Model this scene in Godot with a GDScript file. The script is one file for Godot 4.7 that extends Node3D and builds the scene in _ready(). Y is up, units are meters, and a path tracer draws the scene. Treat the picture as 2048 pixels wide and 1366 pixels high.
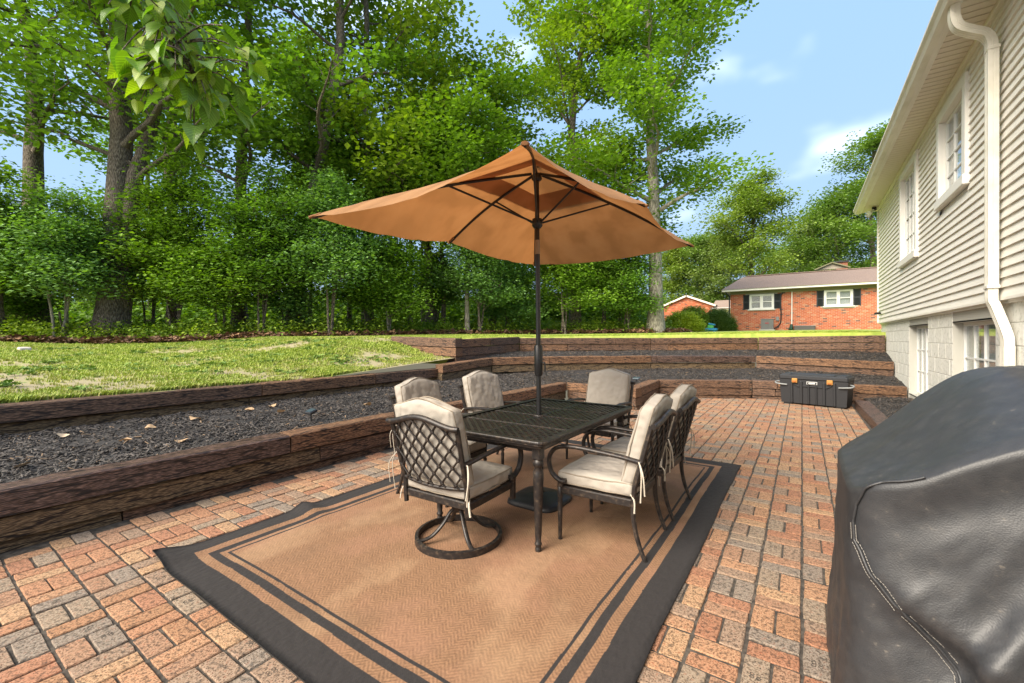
extends Node3D

const TH := 0.5934            # the lens looks this far to the left of the line of the house
const LENS := 860.0
var names := {}
var rng := RandomNumberGenerator.new()
var nz := FastNoiseLite.new()
var M := {}

# ---------------------------------------------------------------- helpers
func lin(r: float, g: float, b: float) -> Color:
	return Color(r, g, b).linear_to_srgb()

func numbered(called: String) -> String:
	if not names.has(called):
		names[called] = 0
		return called
	names[called] += 1
	return "%s_%03d" % [called, names[called]]

func thing(called: String, label: String, category: String, at := Vector3.ZERO, turn := 0.0, group := "") -> Node3D:
	var o := Node3D.new()
	o.name = numbered(called)
	add_child(o)
	o.position = at
	o.rotation.y = turn
	tag(o, label, category, group)
	return o

func tag(o: Node, label: String, category := "", group := "", kind := "") -> void:
	o.set_meta("label", label)
	if category: o.set_meta("category", category)
	if group: o.set_meta("group", group)
	if kind: o.set_meta("kind", kind)

func dup(root: Node3D, at: Vector3, turn: float, label := "") -> Node3D:
	var r: Node3D = root.duplicate()
	r.name = numbered(String(root.name).split("_0")[0])
	add_child(r)
	r.position = at
	r.rotation.y = turn
	if label: r.set_meta("label", label)
	return r

func stn() -> SurfaceTool:
	var st := SurfaceTool.new()
	st.begin(Mesh.PRIMITIVE_TRIANGLES)
	st.set_smooth_group(-1)
	return st

func obj(called: String, st: SurfaceTool, m: Material, parent: Node = null) -> MeshInstance3D:
	st.generate_normals()
	var o := MeshInstance3D.new()
	o.mesh = st.commit()
	o.material_override = m
	return put(called, o, parent)

func put(called: String, o: Node3D, parent: Node = null) -> Node3D:
	if parent == null:
		o.name = numbered(called)
		add_child(o)
	else:
		o.name = called
		parent.add_child(o, true)
	return o

func inst(called: String, mesh: Mesh, m: Material, parent: Node, xf: Transform3D) -> MeshInstance3D:
	var o := MeshInstance3D.new()
	o.mesh = mesh
	o.material_override = m
	o.transform = xf
	put(called, o, parent)
	return o

# corners run counter-clockwise seen from outside
func qd(st: SurfaceTool, a: Vector3, b: Vector3, c: Vector3, d: Vector3) -> void:
	for p in [a, c, b, a, d, c]:
		st.add_vertex(p)

func tri(st: SurfaceTool, a: Vector3, b: Vector3, c: Vector3) -> void:
	st.add_vertex(a); st.add_vertex(c); st.add_vertex(b)

func bx(st: SurfaceTool, c: Vector3, s: Vector3, b := Basis.IDENTITY, ch := 0.0) -> void:
	var h := s * 0.5
	if ch <= 0.0:
		for ax in 3:
			for sg in [-1.0, 1.0]:
				var n := Vector3.ZERO; n[ax] = sg * h[ax]
				var u := Vector3.ZERO; u[(ax + 1) % 3] = h[(ax + 1) % 3]
				var v := Vector3.ZERO; v[(ax + 2) % 3] = h[(ax + 2) % 3] * sg
				qd(st, c + b * (n - u - v), c + b * (n + u - v), c + b * (n + u + v), c + b * (n - u + v))
		return
	var i := h - Vector3.ONE * ch
	for ax in 3:
		var a1 := (ax + 1) % 3
		var a2 := (ax + 2) % 3
		for sg in [-1.0, 1.0]:
			var n := Vector3.ZERO; n[ax] = sg * h[ax]
			var u := Vector3.ZERO; u[a1] = i[a1]
			var v := Vector3.ZERO; v[a2] = i[a2] * sg
			qd(st, c + b * (n - u - v), c + b * (n + u - v), c + b * (n + u + v), c + b * (n - u + v))
		# edges that run along ax
		for s1 in [-1.0, 1.0]:
			for s2 in [-1.0, 1.0]:
				var e := Vector3.ZERO; e[ax] = i[ax]
				var p := Vector3.ZERO; p[a1] = s1 * h[a1]; p[a2] = s2 * i[a2]
				var q := Vector3.ZERO; q[a1] = s1 * i[a1]; q[a2] = s2 * h[a2]
				if s1 * s2 > 0: qd(st, c + b * (p + e), c + b * (p - e), c + b * (q - e), c + b * (q + e))
				else: qd(st, c + b * (q + e), c + b * (q - e), c + b * (p - e), c + b * (p + e))
	for sx in [-1.0, 1.0]:
		for sy in [-1.0, 1.0]:
			for sz in [-1.0, 1.0]:
				var p := Vector3(sx * h.x, sy * i.y, sz * i.z)
				var q := Vector3(sx * i.x, sy * h.y, sz * i.z)
				var r := Vector3(sx * i.x, sy * i.y, sz * h.z)
				if sx * sy * sz > 0: tri(st, c + b * p, c + b * q, c + b * r)
				else: tri(st, c + b * p, c + b * r, c + b * q)

func boxm(s: Vector3, ch := 0.0) -> ArrayMesh:
	var st := stn()
	bx(st, Vector3.ZERO, s, Basis.IDENTITY, ch)
	st.generate_normals()
	return st.commit()

func obox(called: String, c: Vector3, s: Vector3, m: Material, parent: Node, ch := 0.0, b := Basis.IDENTITY) -> MeshInstance3D:
	var st := stn()
	bx(st, c, s, b, ch)
	return obj(called, st, m, parent)

# a tube along points; radii one per point or one for all; flat squeezes it along the frame's second axis
func tube(st: SurfaceTool, pts: Array, radii, sides := 8, cap := true, flat := 1.0, smooth := true) -> void:
	if smooth: st.set_smooth_group(0)
	var n := pts.size()
	var rings := []
	var up := Vector3.UP
	var t0: Vector3 = (pts[1] - pts[0]).normalized()
	if absf(t0.dot(up)) > 0.9: up = Vector3.RIGHT
	var side := t0.cross(up).normalized()
	for k in n:
		var t: Vector3 = ((pts[mini(k + 1, n - 1)] - pts[maxi(k - 1, 0)]) as Vector3).normalized()
		side = (side - t * side.dot(t)).normalized()
		var nn := side.cross(t)
		var r: float = radii[k] if radii is Array else radii
		var ring := []
		for j in sides:
			var a := TAU * j / sides
			ring.append(pts[k] + side * cos(a) * r + nn * sin(a) * r * flat)
		rings.append(ring)
	for k in n - 1:
		for j in sides:
			var j2 := (j + 1) % sides
			qd(st, rings[k][j], rings[k + 1][j], rings[k + 1][j2], rings[k][j2])
	if cap:
		st.set_smooth_group(-1)
		for j in range(1, sides - 1):
			tri(st, rings[0][0], rings[0][j], rings[0][j + 1])
			tri(st, rings[n - 1][0], rings[n - 1][j + 1], rings[n - 1][j])
	st.set_smooth_group(-1)

func lathe(st: SurfaceTool, prof: Array, sides := 12, o := Vector3.ZERO) -> void:
	st.set_smooth_group(0)
	for k in prof.size() - 1:
		var p: Vector2 = prof[k]
		var q: Vector2 = prof[k + 1]
		for j in sides:
			var a := TAU * j / sides
			var b := TAU * (j + 1) / sides
			qd(st, o + Vector3(cos(a) * p.x, p.y, sin(a) * p.x), o + Vector3(cos(a) * q.x, q.y, sin(a) * q.x), o + Vector3(cos(b) * q.x, q.y, sin(b) * q.x), o + Vector3(cos(b) * p.x, p.y, sin(b) * p.x))
	st.set_smooth_group(-1)

func spline(p: Array, per := 5) -> Array:
	var c := Curve3D.new()
	for k in p.size():
		var a: Vector3 = p[maxi(k - 1, 0)]
		var b: Vector3 = p[mini(k + 1, p.size() - 1)]
		c.add_point(p[k], -(b - a) / 6.0, (b - a) / 6.0)
	var out := []
	for k in (p.size() - 1) * per + 1:
		out.append(c.samplef(float(k) / per))
	return out

func ntex(freq: float, stops: Array, cols: Array, size := 512, sd := 1, kind := FastNoiseLite.TYPE_SIMPLEX_SMOOTH, oct := 4) -> NoiseTexture2D:
	var t := NoiseTexture2D.new()
	var n := FastNoiseLite.new()
	n.noise_type = kind
	n.frequency = freq
	n.fractal_octaves = oct
	n.seed = sd
	t.noise = n
	t.width = size; t.height = size
	t.seamless = true
	if stops.size():
		var g := Gradient.new()
		g.offsets = PackedFloat32Array(stops)
		g.colors = PackedColorArray(cols)
		t.color_ramp = g
	return t

func mat(c: Color, rough := 0.7, metal := 0.0) -> StandardMaterial3D:
	var m := StandardMaterial3D.new()
	m.albedo_color = c
	m.roughness = rough
	m.metallic = metal
	return m

func tmat(tex: Texture2D, scale: Vector3, rough := 0.8, world := false, bump: Texture2D = null, bs := 0.0) -> StandardMaterial3D:
	var m := mat(Color.WHITE, rough)
	m.albedo_texture = tex
	m.uv1_triplanar = true
	m.uv1_world_triplanar = world
	m.uv1_scale = scale
	m.uv1_triplanar_sharpness = 4.0
	if bump:
		m.heightmap_enabled = true
		m.heightmap_texture = bump
		m.heightmap_scale = bs
	return m

func mottle(m: StandardMaterial3D, tex: Texture2D, scale: Vector3, world: bool) -> void:
	m.detail_enabled = true
	m.detail_blend_mode = BaseMaterial3D.BLEND_MODE_MUL
	m.detail_uv_layer = BaseMaterial3D.DETAIL_UV_2
	m.detail_albedo = tex
	m.uv2_triplanar = true
	m.uv2_world_triplanar = world
	m.uv2_scale = scale
	m.uv2_triplanar_sharpness = 4.0

func ss(a: float, b: float, x: float) -> float:
	var t := clampf((x - a) / (b - a), 0, 1)
	return t * t * (3 - 2 * t)

func seen_at(p: Vector3) -> Vector3:      # picture place of a point, only used to sort pieces by how large they show
	var r := cos(TH) * p.x - sin(TH) * p.z
	var f := -sin(TH) * p.x - cos(TH) * p.z
	if f < 0.1: return Vector3(-9, -9, 0)
	return Vector3(1024 + LENS * r / f, 676 - LENS * (p.y - 1.38) / f, f)

# ---------------------------------------------------------------- start
func _ready() -> void:
	rng.seed = 7
	nz.seed = 3
	nz.frequency = 1.0
	nz.fractal_octaves = 3
	set_camera_and_light()
	materials()
	ground()
	patio()
	retaining_walls()
	mulch()
	own_house()
	brick_house()
	far_house()
	table_set()
	umbrella()
	rug()
	toolbox()
	grill()
	woods()
	far_trees()
	hanging_branch()
	small_things()
	lawn_grass()

func set_camera_and_light() -> void:
	var cam := Camera3D.new()
	cam.name = "camera"
	cam.position = Vector3(0, 1.38, 0)
	cam.rotation.y = TH
	cam.projection = Camera3D.PROJECTION_FRUSTUM
	cam.near = 0.05
	cam.far = 600.0
	cam.size = 2.0 * 0.05 * 683.0 / LENS
	cam.frustum_offset = Vector2(0, -0.05 * 7.0 / LENS)
	cam.current = true
	add_child(cam)
	var w := WorldEnvironment.new()
	w.name = "daylight"
	var e := Environment.new()
	e.background_mode = Environment.BG_SKY
	var sky := Sky.new()
	var sm := ProceduralSkyMaterial.new()
	sm.sky_top_color = lin(0.23, 0.37, 0.60)
	sm.sky_horizon_color = lin(0.35, 0.46, 0.56)
	sm.sky_curve = 0.15
	sm.ground_bottom_color = lin(0.12, 0.11, 0.08)
	sm.ground_horizon_color = lin(0.35, 0.4, 0.38)
	sm.sun_angle_max = 20.0
	sm.sky_cover = clouds()
	sm.sky_cover_modulate = Color(1, 1, 1, 1)
	sky.sky_material = sm
	e.sky = sky
	e.background_energy_multiplier = 1.0
	e.tonemap_mode = Environment.TONE_MAPPER_LINEAR
	e.tonemap_exposure = 1.95
	e.sdfgi_enabled = true
	e.ssao_enabled = true
	e.ssil_enabled = true
	w.environment = e
	add_child(w)
	var s := DirectionalLight3D.new()
	s.name = "sun"
	s.light_energy = 1.35
	s.light_color = Color(1.0, 0.96, 0.90)
	s.light_angular_distance = 40.0
	s.shadow_enabled = true
	s.look_at_from_position(Vector3(-0.22, 0.64, 0.74), Vector3.ZERO)
	add_child(s)

func clouds() -> ImageTexture:
	var w := 1024
	var h := 512
	var im := Image.create(w, h, false, Image.FORMAT_RGBA8)
	var n := FastNoiseLite.new()
	n.seed = 21
	n.fractal_octaves = 5
	n.frequency = 1.0
	for y in h:
		var el := (0.5 - (y + 0.5) / h) * PI
		for x in w:
			var az := (x + 0.5) / w * TAU
			var d := Vector3(cos(az) * cos(el), sin(el), sin(az) * cos(el))
			var v := n.get_noise_3d(d.x * 2.2, d.y * 5.5, d.z * 2.2) * 0.5 + 0.5
			var a := ss(0.6, 0.78, v) * ss(0.0, 0.12, el)
			im.set_pixel(x, y, Color(0.62, 0.60, 0.60, a * 0.9))
	return ImageTexture.create_from_image(im)

func materials() -> void:
	# railroad ties: three stains of the same wood
	var grain := ntex(0.02, [], [], 512, 5, FastNoiseLite.TYPE_SIMPLEX, 5)
	var tie_cols := [
		[lin(0.050, 0.029, 0.019), lin(0.165, 0.098, 0.064), lin(0.36, 0.235, 0.160)],
		[lin(0.072, 0.038, 0.021), lin(0.230, 0.128, 0.070), lin(0.46, 0.285, 0.165)],
		[lin(0.055, 0.040, 0.023), lin(0.175, 0.130, 0.076), lin(0.35, 0.275, 0.170)],
		[lin(0.038, 0.024, 0.021), lin(0.115, 0.075, 0.062), lin(0.29, 0.205, 0.175)],
	]
	M.ties = []
	for k in tie_cols.size():
		var c: Array = tie_cols[k]
		var t := ntex(0.055, [0.2, 0.5, 0.8], c, 1024, 11 + k, FastNoiseLite.TYPE_SIMPLEX, 5)
		var m := tmat(t, Vector3(0.24, 2.4, 2.4), 0.62, false, t, 0.5)
		m.roughness = [0.62, 0.7, 0.75, 0.42][k]
		var crack := ntex(0.012, [0.0, 0.3, 0.52, 0.64, 0.76], [Color(1, 0.97, 0.92), Color(0.82, 0.77, 0.73), Color(1, 0.96, 0.92), Color(0.62, 0.56, 0.51), Color(0.26, 0.22, 0.20)], 1024, 131 + k, FastNoiseLite.TYPE_SIMPLEX, 4)
		(crack.noise as FastNoiseLite).fractal_type = FastNoiseLite.FRACTAL_RIDGED
		mottle(m, crack, Vector3(0.13, 1.5, 1.5), false)
		M.ties.append(m)
	# brick pavers, colour by vertex
	var pores := ntex(0.06, [0.0, 0.20, 0.31, 0.5, 1.0], [Color(0.26, 0.22, 0.20), Color(0.50, 0.45, 0.41), Color(0.90, 0.87, 0.84), Color(0.97, 0.95, 0.93), Color(1, 1, 1)], 1024, 31, FastNoiseLite.TYPE_SIMPLEX, 6)
	M.brick = tmat(pores, Vector3(1.3, 1.3, 1.3), 0.85, true, pores, 0.18)
	M.brick.vertex_color_use_as_albedo = true
	mottle(M.brick, ntex(0.035, [0.15, 0.4, 0.6, 0.9], [Color(0.62, 0.62, 0.63), Color(0.92, 0.89, 0.86), Color(1, 1, 1), Color(0.92, 0.78, 0.72)], 512, 33), Vector3.ONE * 1.9, true)
	M.soil = tmat(ntex(0.05, [0.2, 0.8], [lin(0.03, 0.025, 0.02), lin(0.09, 0.075, 0.06)], 256, 40), Vector3.ONE * 1.5, 0.95, true)
	M.mulch = tmat(ntex(0.06, [0.2, 0.8], [lin(0.008, 0.007, 0.007), lin(0.035, 0.031, 0.030)], 256, 41), Vector3.ONE * 1.4, 0.9, true)
	M.chip = mat(Color.WHITE, 0.7)
	M.chip.vertex_color_use_as_albedo = true
	# metal furniture
	var wear := ntex(0.03, [0.0, 0.55, 0.75, 1.0], [lin(0.016, 0.014, 0.014), lin(0.026, 0.022, 0.021), lin(0.05, 0.038, 0.03), lin(0.12, 0.085, 0.06)], 256, 44)
	M.metal = tmat(wear, Vector3.ONE * 3.0, 0.42)
	M.metal.metallic = 0.25
	M.tabletop = tmat(wear, Vector3.ONE * 3.0, 0.36)
	M.tabletop.metallic = 0.3
	M.black = mat(lin(0.014, 0.014, 0.016), 0.45)
	M.pole = mat(lin(0.012, 0.012, 0.013), 0.35)
	# cushions
	var weave := ntex(0.2, [0.2, 0.8], [lin(0.31, 0.28, 0.24), lin(0.39, 0.355, 0.31)], 512, 51)
	M.cushion = tmat(weave, Vector3.ONE * 2.5, 0.9, false, ntex(0.012, [], [], 256, 52, FastNoiseLite.TYPE_SIMPLEX_SMOOTH, 2), 1.1)
	M.piping = mat(lin(0.24, 0.20, 0.155), 0.9)
	M.strap = mat(lin(0.50, 0.45, 0.37), 0.9)
	# umbrella cloth
	M.canopy = tmat(ntex(0.006, [0.25, 0.5, 0.8], [lin(0.34, 0.178, 0.076), lin(0.41, 0.218, 0.095), lin(0.45, 0.247, 0.113)], 512, 61), Vector3.ONE * 0.7, 0.85, false)
	M.canopy.backlight_enabled = true
	M.canopy.backlight = lin(0.85, 0.66, 0.47)
	# house
	M.siding = tmat(ntex(0.02, [0.2, 0.8], [lin(0.74, 0.71, 0.64), lin(0.80, 0.775, 0.71)], 256, 71), Vector3(1, 3, 0.3), 0.55)
	M.trim = mat(lin(0.78, 0.76, 0.71), 0.5)
	M.gutter = tmat(ntex(0.02, [0.0, 0.6], [lin(0.60, 0.575, 0.48), lin(0.72, 0.69, 0.61)], 256, 72), Vector3(0.6, 0.6, 0.3), 0.5)
	M.soffit = mat(lin(0.72, 0.65, 0.56), 0.6)
	M.block = tmat(ntex(0.03, [0.1, 0.4, 0.9], [lin(0.50, 0.50, 0.43), lin(0.72, 0.71, 0.65), lin(0.77, 0.76, 0.70)], 512, 73), Vector3.ONE * 0.8, 0.8, true, ntex(0.2, [], [], 256, 74), 0.25)
	M.mortar = mat(lin(0.46, 0.45, 0.40), 0.9)
	M.glass = mat(Color(0.55, 0.62, 0.62, 0.22), 0.03)
	M.glass.transparency = BaseMaterial3D.TRANSPARENCY_ALPHA
	M.glass.metallic_specular = 0.7
	M.room = mat(lin(0.10, 0.095, 0.09), 0.9)
	M.curtain = mat(lin(0.55, 0.55, 0.55), 0.9)
	M.shingle = tmat(ntex(0.09, [0.2, 0.5, 0.8], [lin(0.17, 0.120, 0.096), lin(0.26, 0.190, 0.152), lin(0.36, 0.27, 0.215)], 512, 75), Vector3(0.5, 0.9, 0.5), 0.9, true)
	M.housebrick = mat(Color.WHITE, 0.85)
	M.housebrick.vertex_color_use_as_albedo = true
	M.white = mat(lin(0.72, 0.72, 0.69), 0.5)
	M.shutter = mat(lin(0.022, 0.026, 0.034), 0.6)
	M.grey = mat(lin(0.20, 0.21, 0.21), 0.5)
	M.olive = mat(lin(0.20, 0.19, 0.10), 0.6)
	# plants
	M.leaf = mat(Color.WHITE, 0.55)
	M.leaf.vertex_color_use_as_albedo = true
	M.leaf.backlight_enabled = true
	M.leaf.backlight = Color(0.85, 0.9, 0.4)
	M.bark = tmat(ntex(0.03, [0.2, 0.5, 0.8], [lin(0.06, 0.045, 0.034), lin(0.18, 0.145, 0.11), lin(0.32, 0.27, 0.21)], 512, 81, FastNoiseLite.TYPE_SIMPLEX, 5), Vector3(2.2, 0.35, 2.2), 0.9, false, ntex(0.03, [], [], 512, 81, FastNoiseLite.TYPE_SIMPLEX, 5), 4.0)
	M.palebark = tmat(ntex(0.02, [0.2, 0.6, 0.85], [lin(0.13, 0.115, 0.09), lin(0.27, 0.245, 0.195), lin(0.36, 0.33, 0.27)], 512, 83), Vector3(1.2, 0.4, 1.2), 0.9)
	M.grassblade = mat(Color.WHITE, 0.7)
	M.grassblade.vertex_color_use_as_albedo = true
	M.grassblade.backlight_enabled = true
	M.grassblade.backlight = Color(0.55, 0.6, 0.25)
	M.vinyl = tmat(ntex(0.02, [0.0, 0.5, 0.88, 0.97], [lin(0.026, 0.027, 0.030), lin(0.032, 0.033, 0.036), lin(0.040, 0.040, 0.042), lin(0.10, 0.09, 0.08)], 512, 91, FastNoiseLite.TYPE_SIMPLEX, 5), Vector3.ONE * 1.4, 0.47, false, ntex(0.25, [], [], 512, 92, FastNoiseLite.TYPE_SIMPLEX_SMOOTH, 2), 0.06)

# ---------------------------------------------------------------- the ground
const TOP_EDGE := [[-90.0, -7.42], [-6.68, -7.42], [-6.58, -9.9], [-3.7, -12.62], [-1.1, -14.33], [1.78, -14.52], [90.0, -14.52]]

func top_edge(x: float) -> float:
	for k in TOP_EDGE.size() - 1:
		if x <= TOP_EDGE[k + 1][0]:
			return lerpf(TOP_EDGE[k][1], TOP_EDGE[k + 1][1], (x - TOP_EDGE[k][0]) / (TOP_EDGE[k + 1][0] - TOP_EDGE[k][0]))
	return -14.52

func upper(x: float, z: float) -> float:
	return 1.37 + 0.030 * ss(-6.0, 2.0, x) + 0.021 * clampf(-z - 9.0, 0, 22) + 0.012 * clampf(-x - 9.0, 0, 8) * ss(-6, -12, z)

func slope(x: float, z: float) -> float:
	var low := 0.735 + 0.042 * (-6.45 - x) + 0.062 * maxf(0.0, -z - 4.0) * ss(-12.0, -8.0, x)
	var w := ss(-3.0, -7.4, z) * ss(-6.6, -9.3, x)
	return lerpf(low, upper(x, z), w) + nz.get_noise_2d(x * 0.35, z * 0.35) * 0.03 * ss(-6.5, -8.0, x)

func lawn_y(x: float, z: float) -> float:
	return slope(x, z) if z > -7.42 else upper(x, z)

# how thick the grass stands: 0 is bare soil
func grassy(x: float, z: float) -> float:
	var v := nz.get_noise_2d(x * 0.42 + 50.0, z * 0.42) * 0.75 + nz.get_noise_2d(x * 1.6, z * 1.6 + 9.0) * 0.35
	return clampf(0.48 + v * 1.15 + 0.045 * (-7.0 - x), 0, 1)

func sheet(xs: Array, rows: int, f: Callable) -> SurfaceTool:
	var st := stn()
	st.set_smooth_group(0)
	for i in xs.size() - 1:
		for j in rows:
			var a: Vector3 = f.call(xs[i], j)
			var b: Vector3 = f.call(xs[i + 1], j)
			var c: Vector3 = f.call(xs[i + 1], j + 1)
			var d: Vector3 = f.call(xs[i], j + 1)
			for p in [a, c, b, a, d, c]:
				st.set_uv(Vector2((p.x + 24.6) / 18.2, (p.z + 8.0) / 12.0))
				st.add_vertex(p)
	return st

func ground() -> void:
	# lawn that slopes down to the low wall
	var w := 1100
	var h := 720
	var im := Image.create(w, h, false, Image.FORMAT_RGB8)
	var fine := FastNoiseLite.new()
	fine.seed = 9
	fine.frequency = 0.35
	for j in h:
		var z := -8.0 + 12.0 * j / h
		for i in w:
			var x := -24.6 + 18.2 * i / w
			var g := grassy(x, z)
			var n := fine.get_noise_2d(i, j) * 0.5 + 0.5
			var soil := Color(0.22, 0.18, 0.11).lerp(Color(0.36, 0.31, 0.19), n)
			var green := Color(0.20, 0.24, 0.05).lerp(Color(0.33, 0.33, 0.11), n)
			im.set_pixel(i, j, soil.lerp(green, ss(0.1, 0.85, g + (n - 0.5) * 0.9)).linear_to_srgb())
	var m := mat(Color.WHITE, 0.95)
	m.albedo_texture = ImageTexture.create_from_image(im)
	var xs := []
	var x := -6.42
	while x > -90.0:
		xs.push_front(x)
		x -= 0.2 if x > -24.0 else 3.0
	var zs := []
	for k in 61: zs.append(8.0 - k * (15.42 / 60.0))
	var o := obj("lawn_slope", sheet(xs, 60, func(px: float, j: int) -> Vector3: return Vector3(px, slope(px, zs[j]), zs[j])), m)
	tag(o, "patchy grass slope with bare soil above the low timber wall", "", "", "structure")
	# upper lawn
	var um := tmat(ntex(0.03, [0.2, 0.5, 0.8], [lin(0.19, 0.26, 0.04), lin(0.29, 0.35, 0.06), lin(0.38, 0.39, 0.11)], 512, 22), Vector3.ONE * 0.3, 0.95, true)
	xs = []
	x = -90.0
	while x < 90.0:
		xs.append(x)
		x += 4.0 if (x < -24.0 or x >= 10.0) else 0.4
	for k in [-6.68, -6.58]: xs.append(k)
	xs.sort()
	o = obj("lawn", sheet(xs, 40, func(px: float, j: int) -> Vector3:
		var z := top_edge(px) - pow(maxi(j - 1, 0) / 39.0, 2.2) * 160.0
		return Vector3(px, upper(px, z) + (0.012 if j else -0.6), z)), um)
	tag(o, "green lawn above the timber terraces reaching the neighbouring houses", "", "", "structure")
	# woodland floor under the trees
	var edge := [Vector2(-20.2, 3.0), Vector2(-19.4, -1.6), Vector2(-17.4, -3.6), Vector2(-15.6, -5.6), Vector2(-13.9, -8.4), Vector2(-12.8, -11.2), Vector2(-11.6, -14.6), Vector2(-9.8, -17.8), Vector2(-7.0, -19.2), Vector2(-5.3, -20.6), Vector2(-5.2, -24.0), Vector2(-9.0, -34.0), Vector2(-9.5, -60.0)]
	M.edge = edge
	var wm := tmat(ntex(0.05, [0.2, 0.45, 0.7, 0.9], [lin(0.085, 0.058, 0.036), lin(0.15, 0.10, 0.06), lin(0.25, 0.165, 0.095), lin(0.14, 0.15, 0.05)], 512, 23), Vector3.ONE * 0.5, 0.95, true)
	var st := stn()
	st.set_smooth_group(0)
	var pts := []
	for k in edge.size() - 1:
		for s in 12:
			var p: Vector2 = edge[k].lerp(edge[k + 1], s / 12.0)
			p += Vector2(nz.get_noise_2d(p.x * 1.3, p.y * 1.3), nz.get_noise_2d(p.y * 1.3, p.x * 1.3 + 40)) * 0.35
			pts.append(p)
	for k in pts.size() - 1:
		for r in 12:
			var f := func(q: Vector2, t: float) -> Vector3:
				var d := Vector2(-1.0, -0.35 if q.y > -19.0 else -0.9).normalized() * 42.0 * t * t
				var e := q + d
				return Vector3(e.x, lawn_y(e.x, e.y) + 0.02 + 0.10 * ss(0, 0.12, t), e.y)
			var a: Vector3 = f.call(pts[k], r / 12.0)
			var b: Vector3 = f.call(pts[k + 1], r / 12.0)
			var c: Vector3 = f.call(pts[k + 1], (r + 1) / 12.0)
			var d2: Vector3 = f.call(pts[k], (r + 1) / 12.0)
			qd(st, a, b, c, d2)
	o = obj("woodland_ground", st, wm)
	tag(o, "dark leaf-strewn woodland floor under the trees behind the lawn", "", "", "structure")

func blade_mesh(n: int, hgt: float, spread: float, sd: int) -> ArrayMesh:
	var r := RandomNumberGenerator.new()
	r.seed = sd
	var st := stn()
	for k in n:
		var a := r.randf() * TAU
		var o := Vector3(cos(a), 0, sin(a)) * r.randf() * spread
		var d := Vector3(r.randf_range(-1, 1), 0, r.randf_range(-1, 1)) * 0.55
		var s := Vector3(-d.z, 0, d.x).normalized() * 0.006
		var hh := hgt * r.randf_range(0.5, 1.1)
		var m := o + d * hh * 0.4 + Vector3(0, hh * 0.6, 0)
		var t := o + d * hh + Vector3(0, hh * 0.95, 0)
		qd(st, o - s, o + s, m + s * 0.8, m - s * 0.8)
		tri(st, m - s * 0.8, m + s * 0.8, t)
	st.generate_normals()
	return st.commit()

func scatter(called: String, mesh: Mesh, m: Material, xfs: Array, cols: Array, parent: Node = null) -> MultiMeshInstance3D:
	var mm := MultiMesh.new()
	mm.transform_format = MultiMesh.TRANSFORM_3D
	mm.use_colors = true
	mm.mesh = mesh
	mm.instance_count = xfs.size()
	for k in xfs.size():
		mm.set_instance_transform(k, xfs[k])
		mm.set_instance_color(k, cols[k])
	var o := MultiMeshInstance3D.new()
	o.multimesh = mm
	o.material_override = m
	o.set_meta("kind", "stuff")
	put(called, o, parent)
	return o

# the same leaves joined into one real mesh
func joined(called: String, mesh: ArrayMesh, m: Material, xfs: Array, cols: Array, parent: Node = null) -> MeshInstance3D:
	var src := mesh.surface_get_arrays(0)
	var v0: PackedVector3Array = src[Mesh.ARRAY_VERTEX]
	var n0: PackedVector3Array = src[Mesh.ARRAY_NORMAL]
	var c0: PackedColorArray = src[Mesh.ARRAY_COLOR]
	var v := PackedVector3Array()
	var n := PackedVector3Array()
	var c := PackedColorArray()
	for k in xfs.size():
		var x: Transform3D = xfs[k]
		v.append_array(x * v0)
		n.append_array(Transform3D(x.basis.orthonormalized(), Vector3.ZERO) * n0)
		var cc := PackedColorArray()
		cc.resize(v0.size())
		var base: Color = cols[k]
		for q in range(0, v0.size(), 6):
			var t := base * c0[q]
			for e in 6: cc[q + e] = t
		c.append_array(cc)
	var arr := []
	arr.resize(Mesh.ARRAY_MAX)
	arr[Mesh.ARRAY_VERTEX] = v
	arr[Mesh.ARRAY_NORMAL] = n
	arr[Mesh.ARRAY_COLOR] = c
	var am := ArrayMesh.new()
	am.add_surface_from_arrays(Mesh.PRIMITIVE_TRIANGLES, arr)
	var o := MeshInstance3D.new()
	o.mesh = am
	o.material_override = m
	o.set_meta("kind", "stuff")
	put(called, o, parent)
	return o

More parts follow.
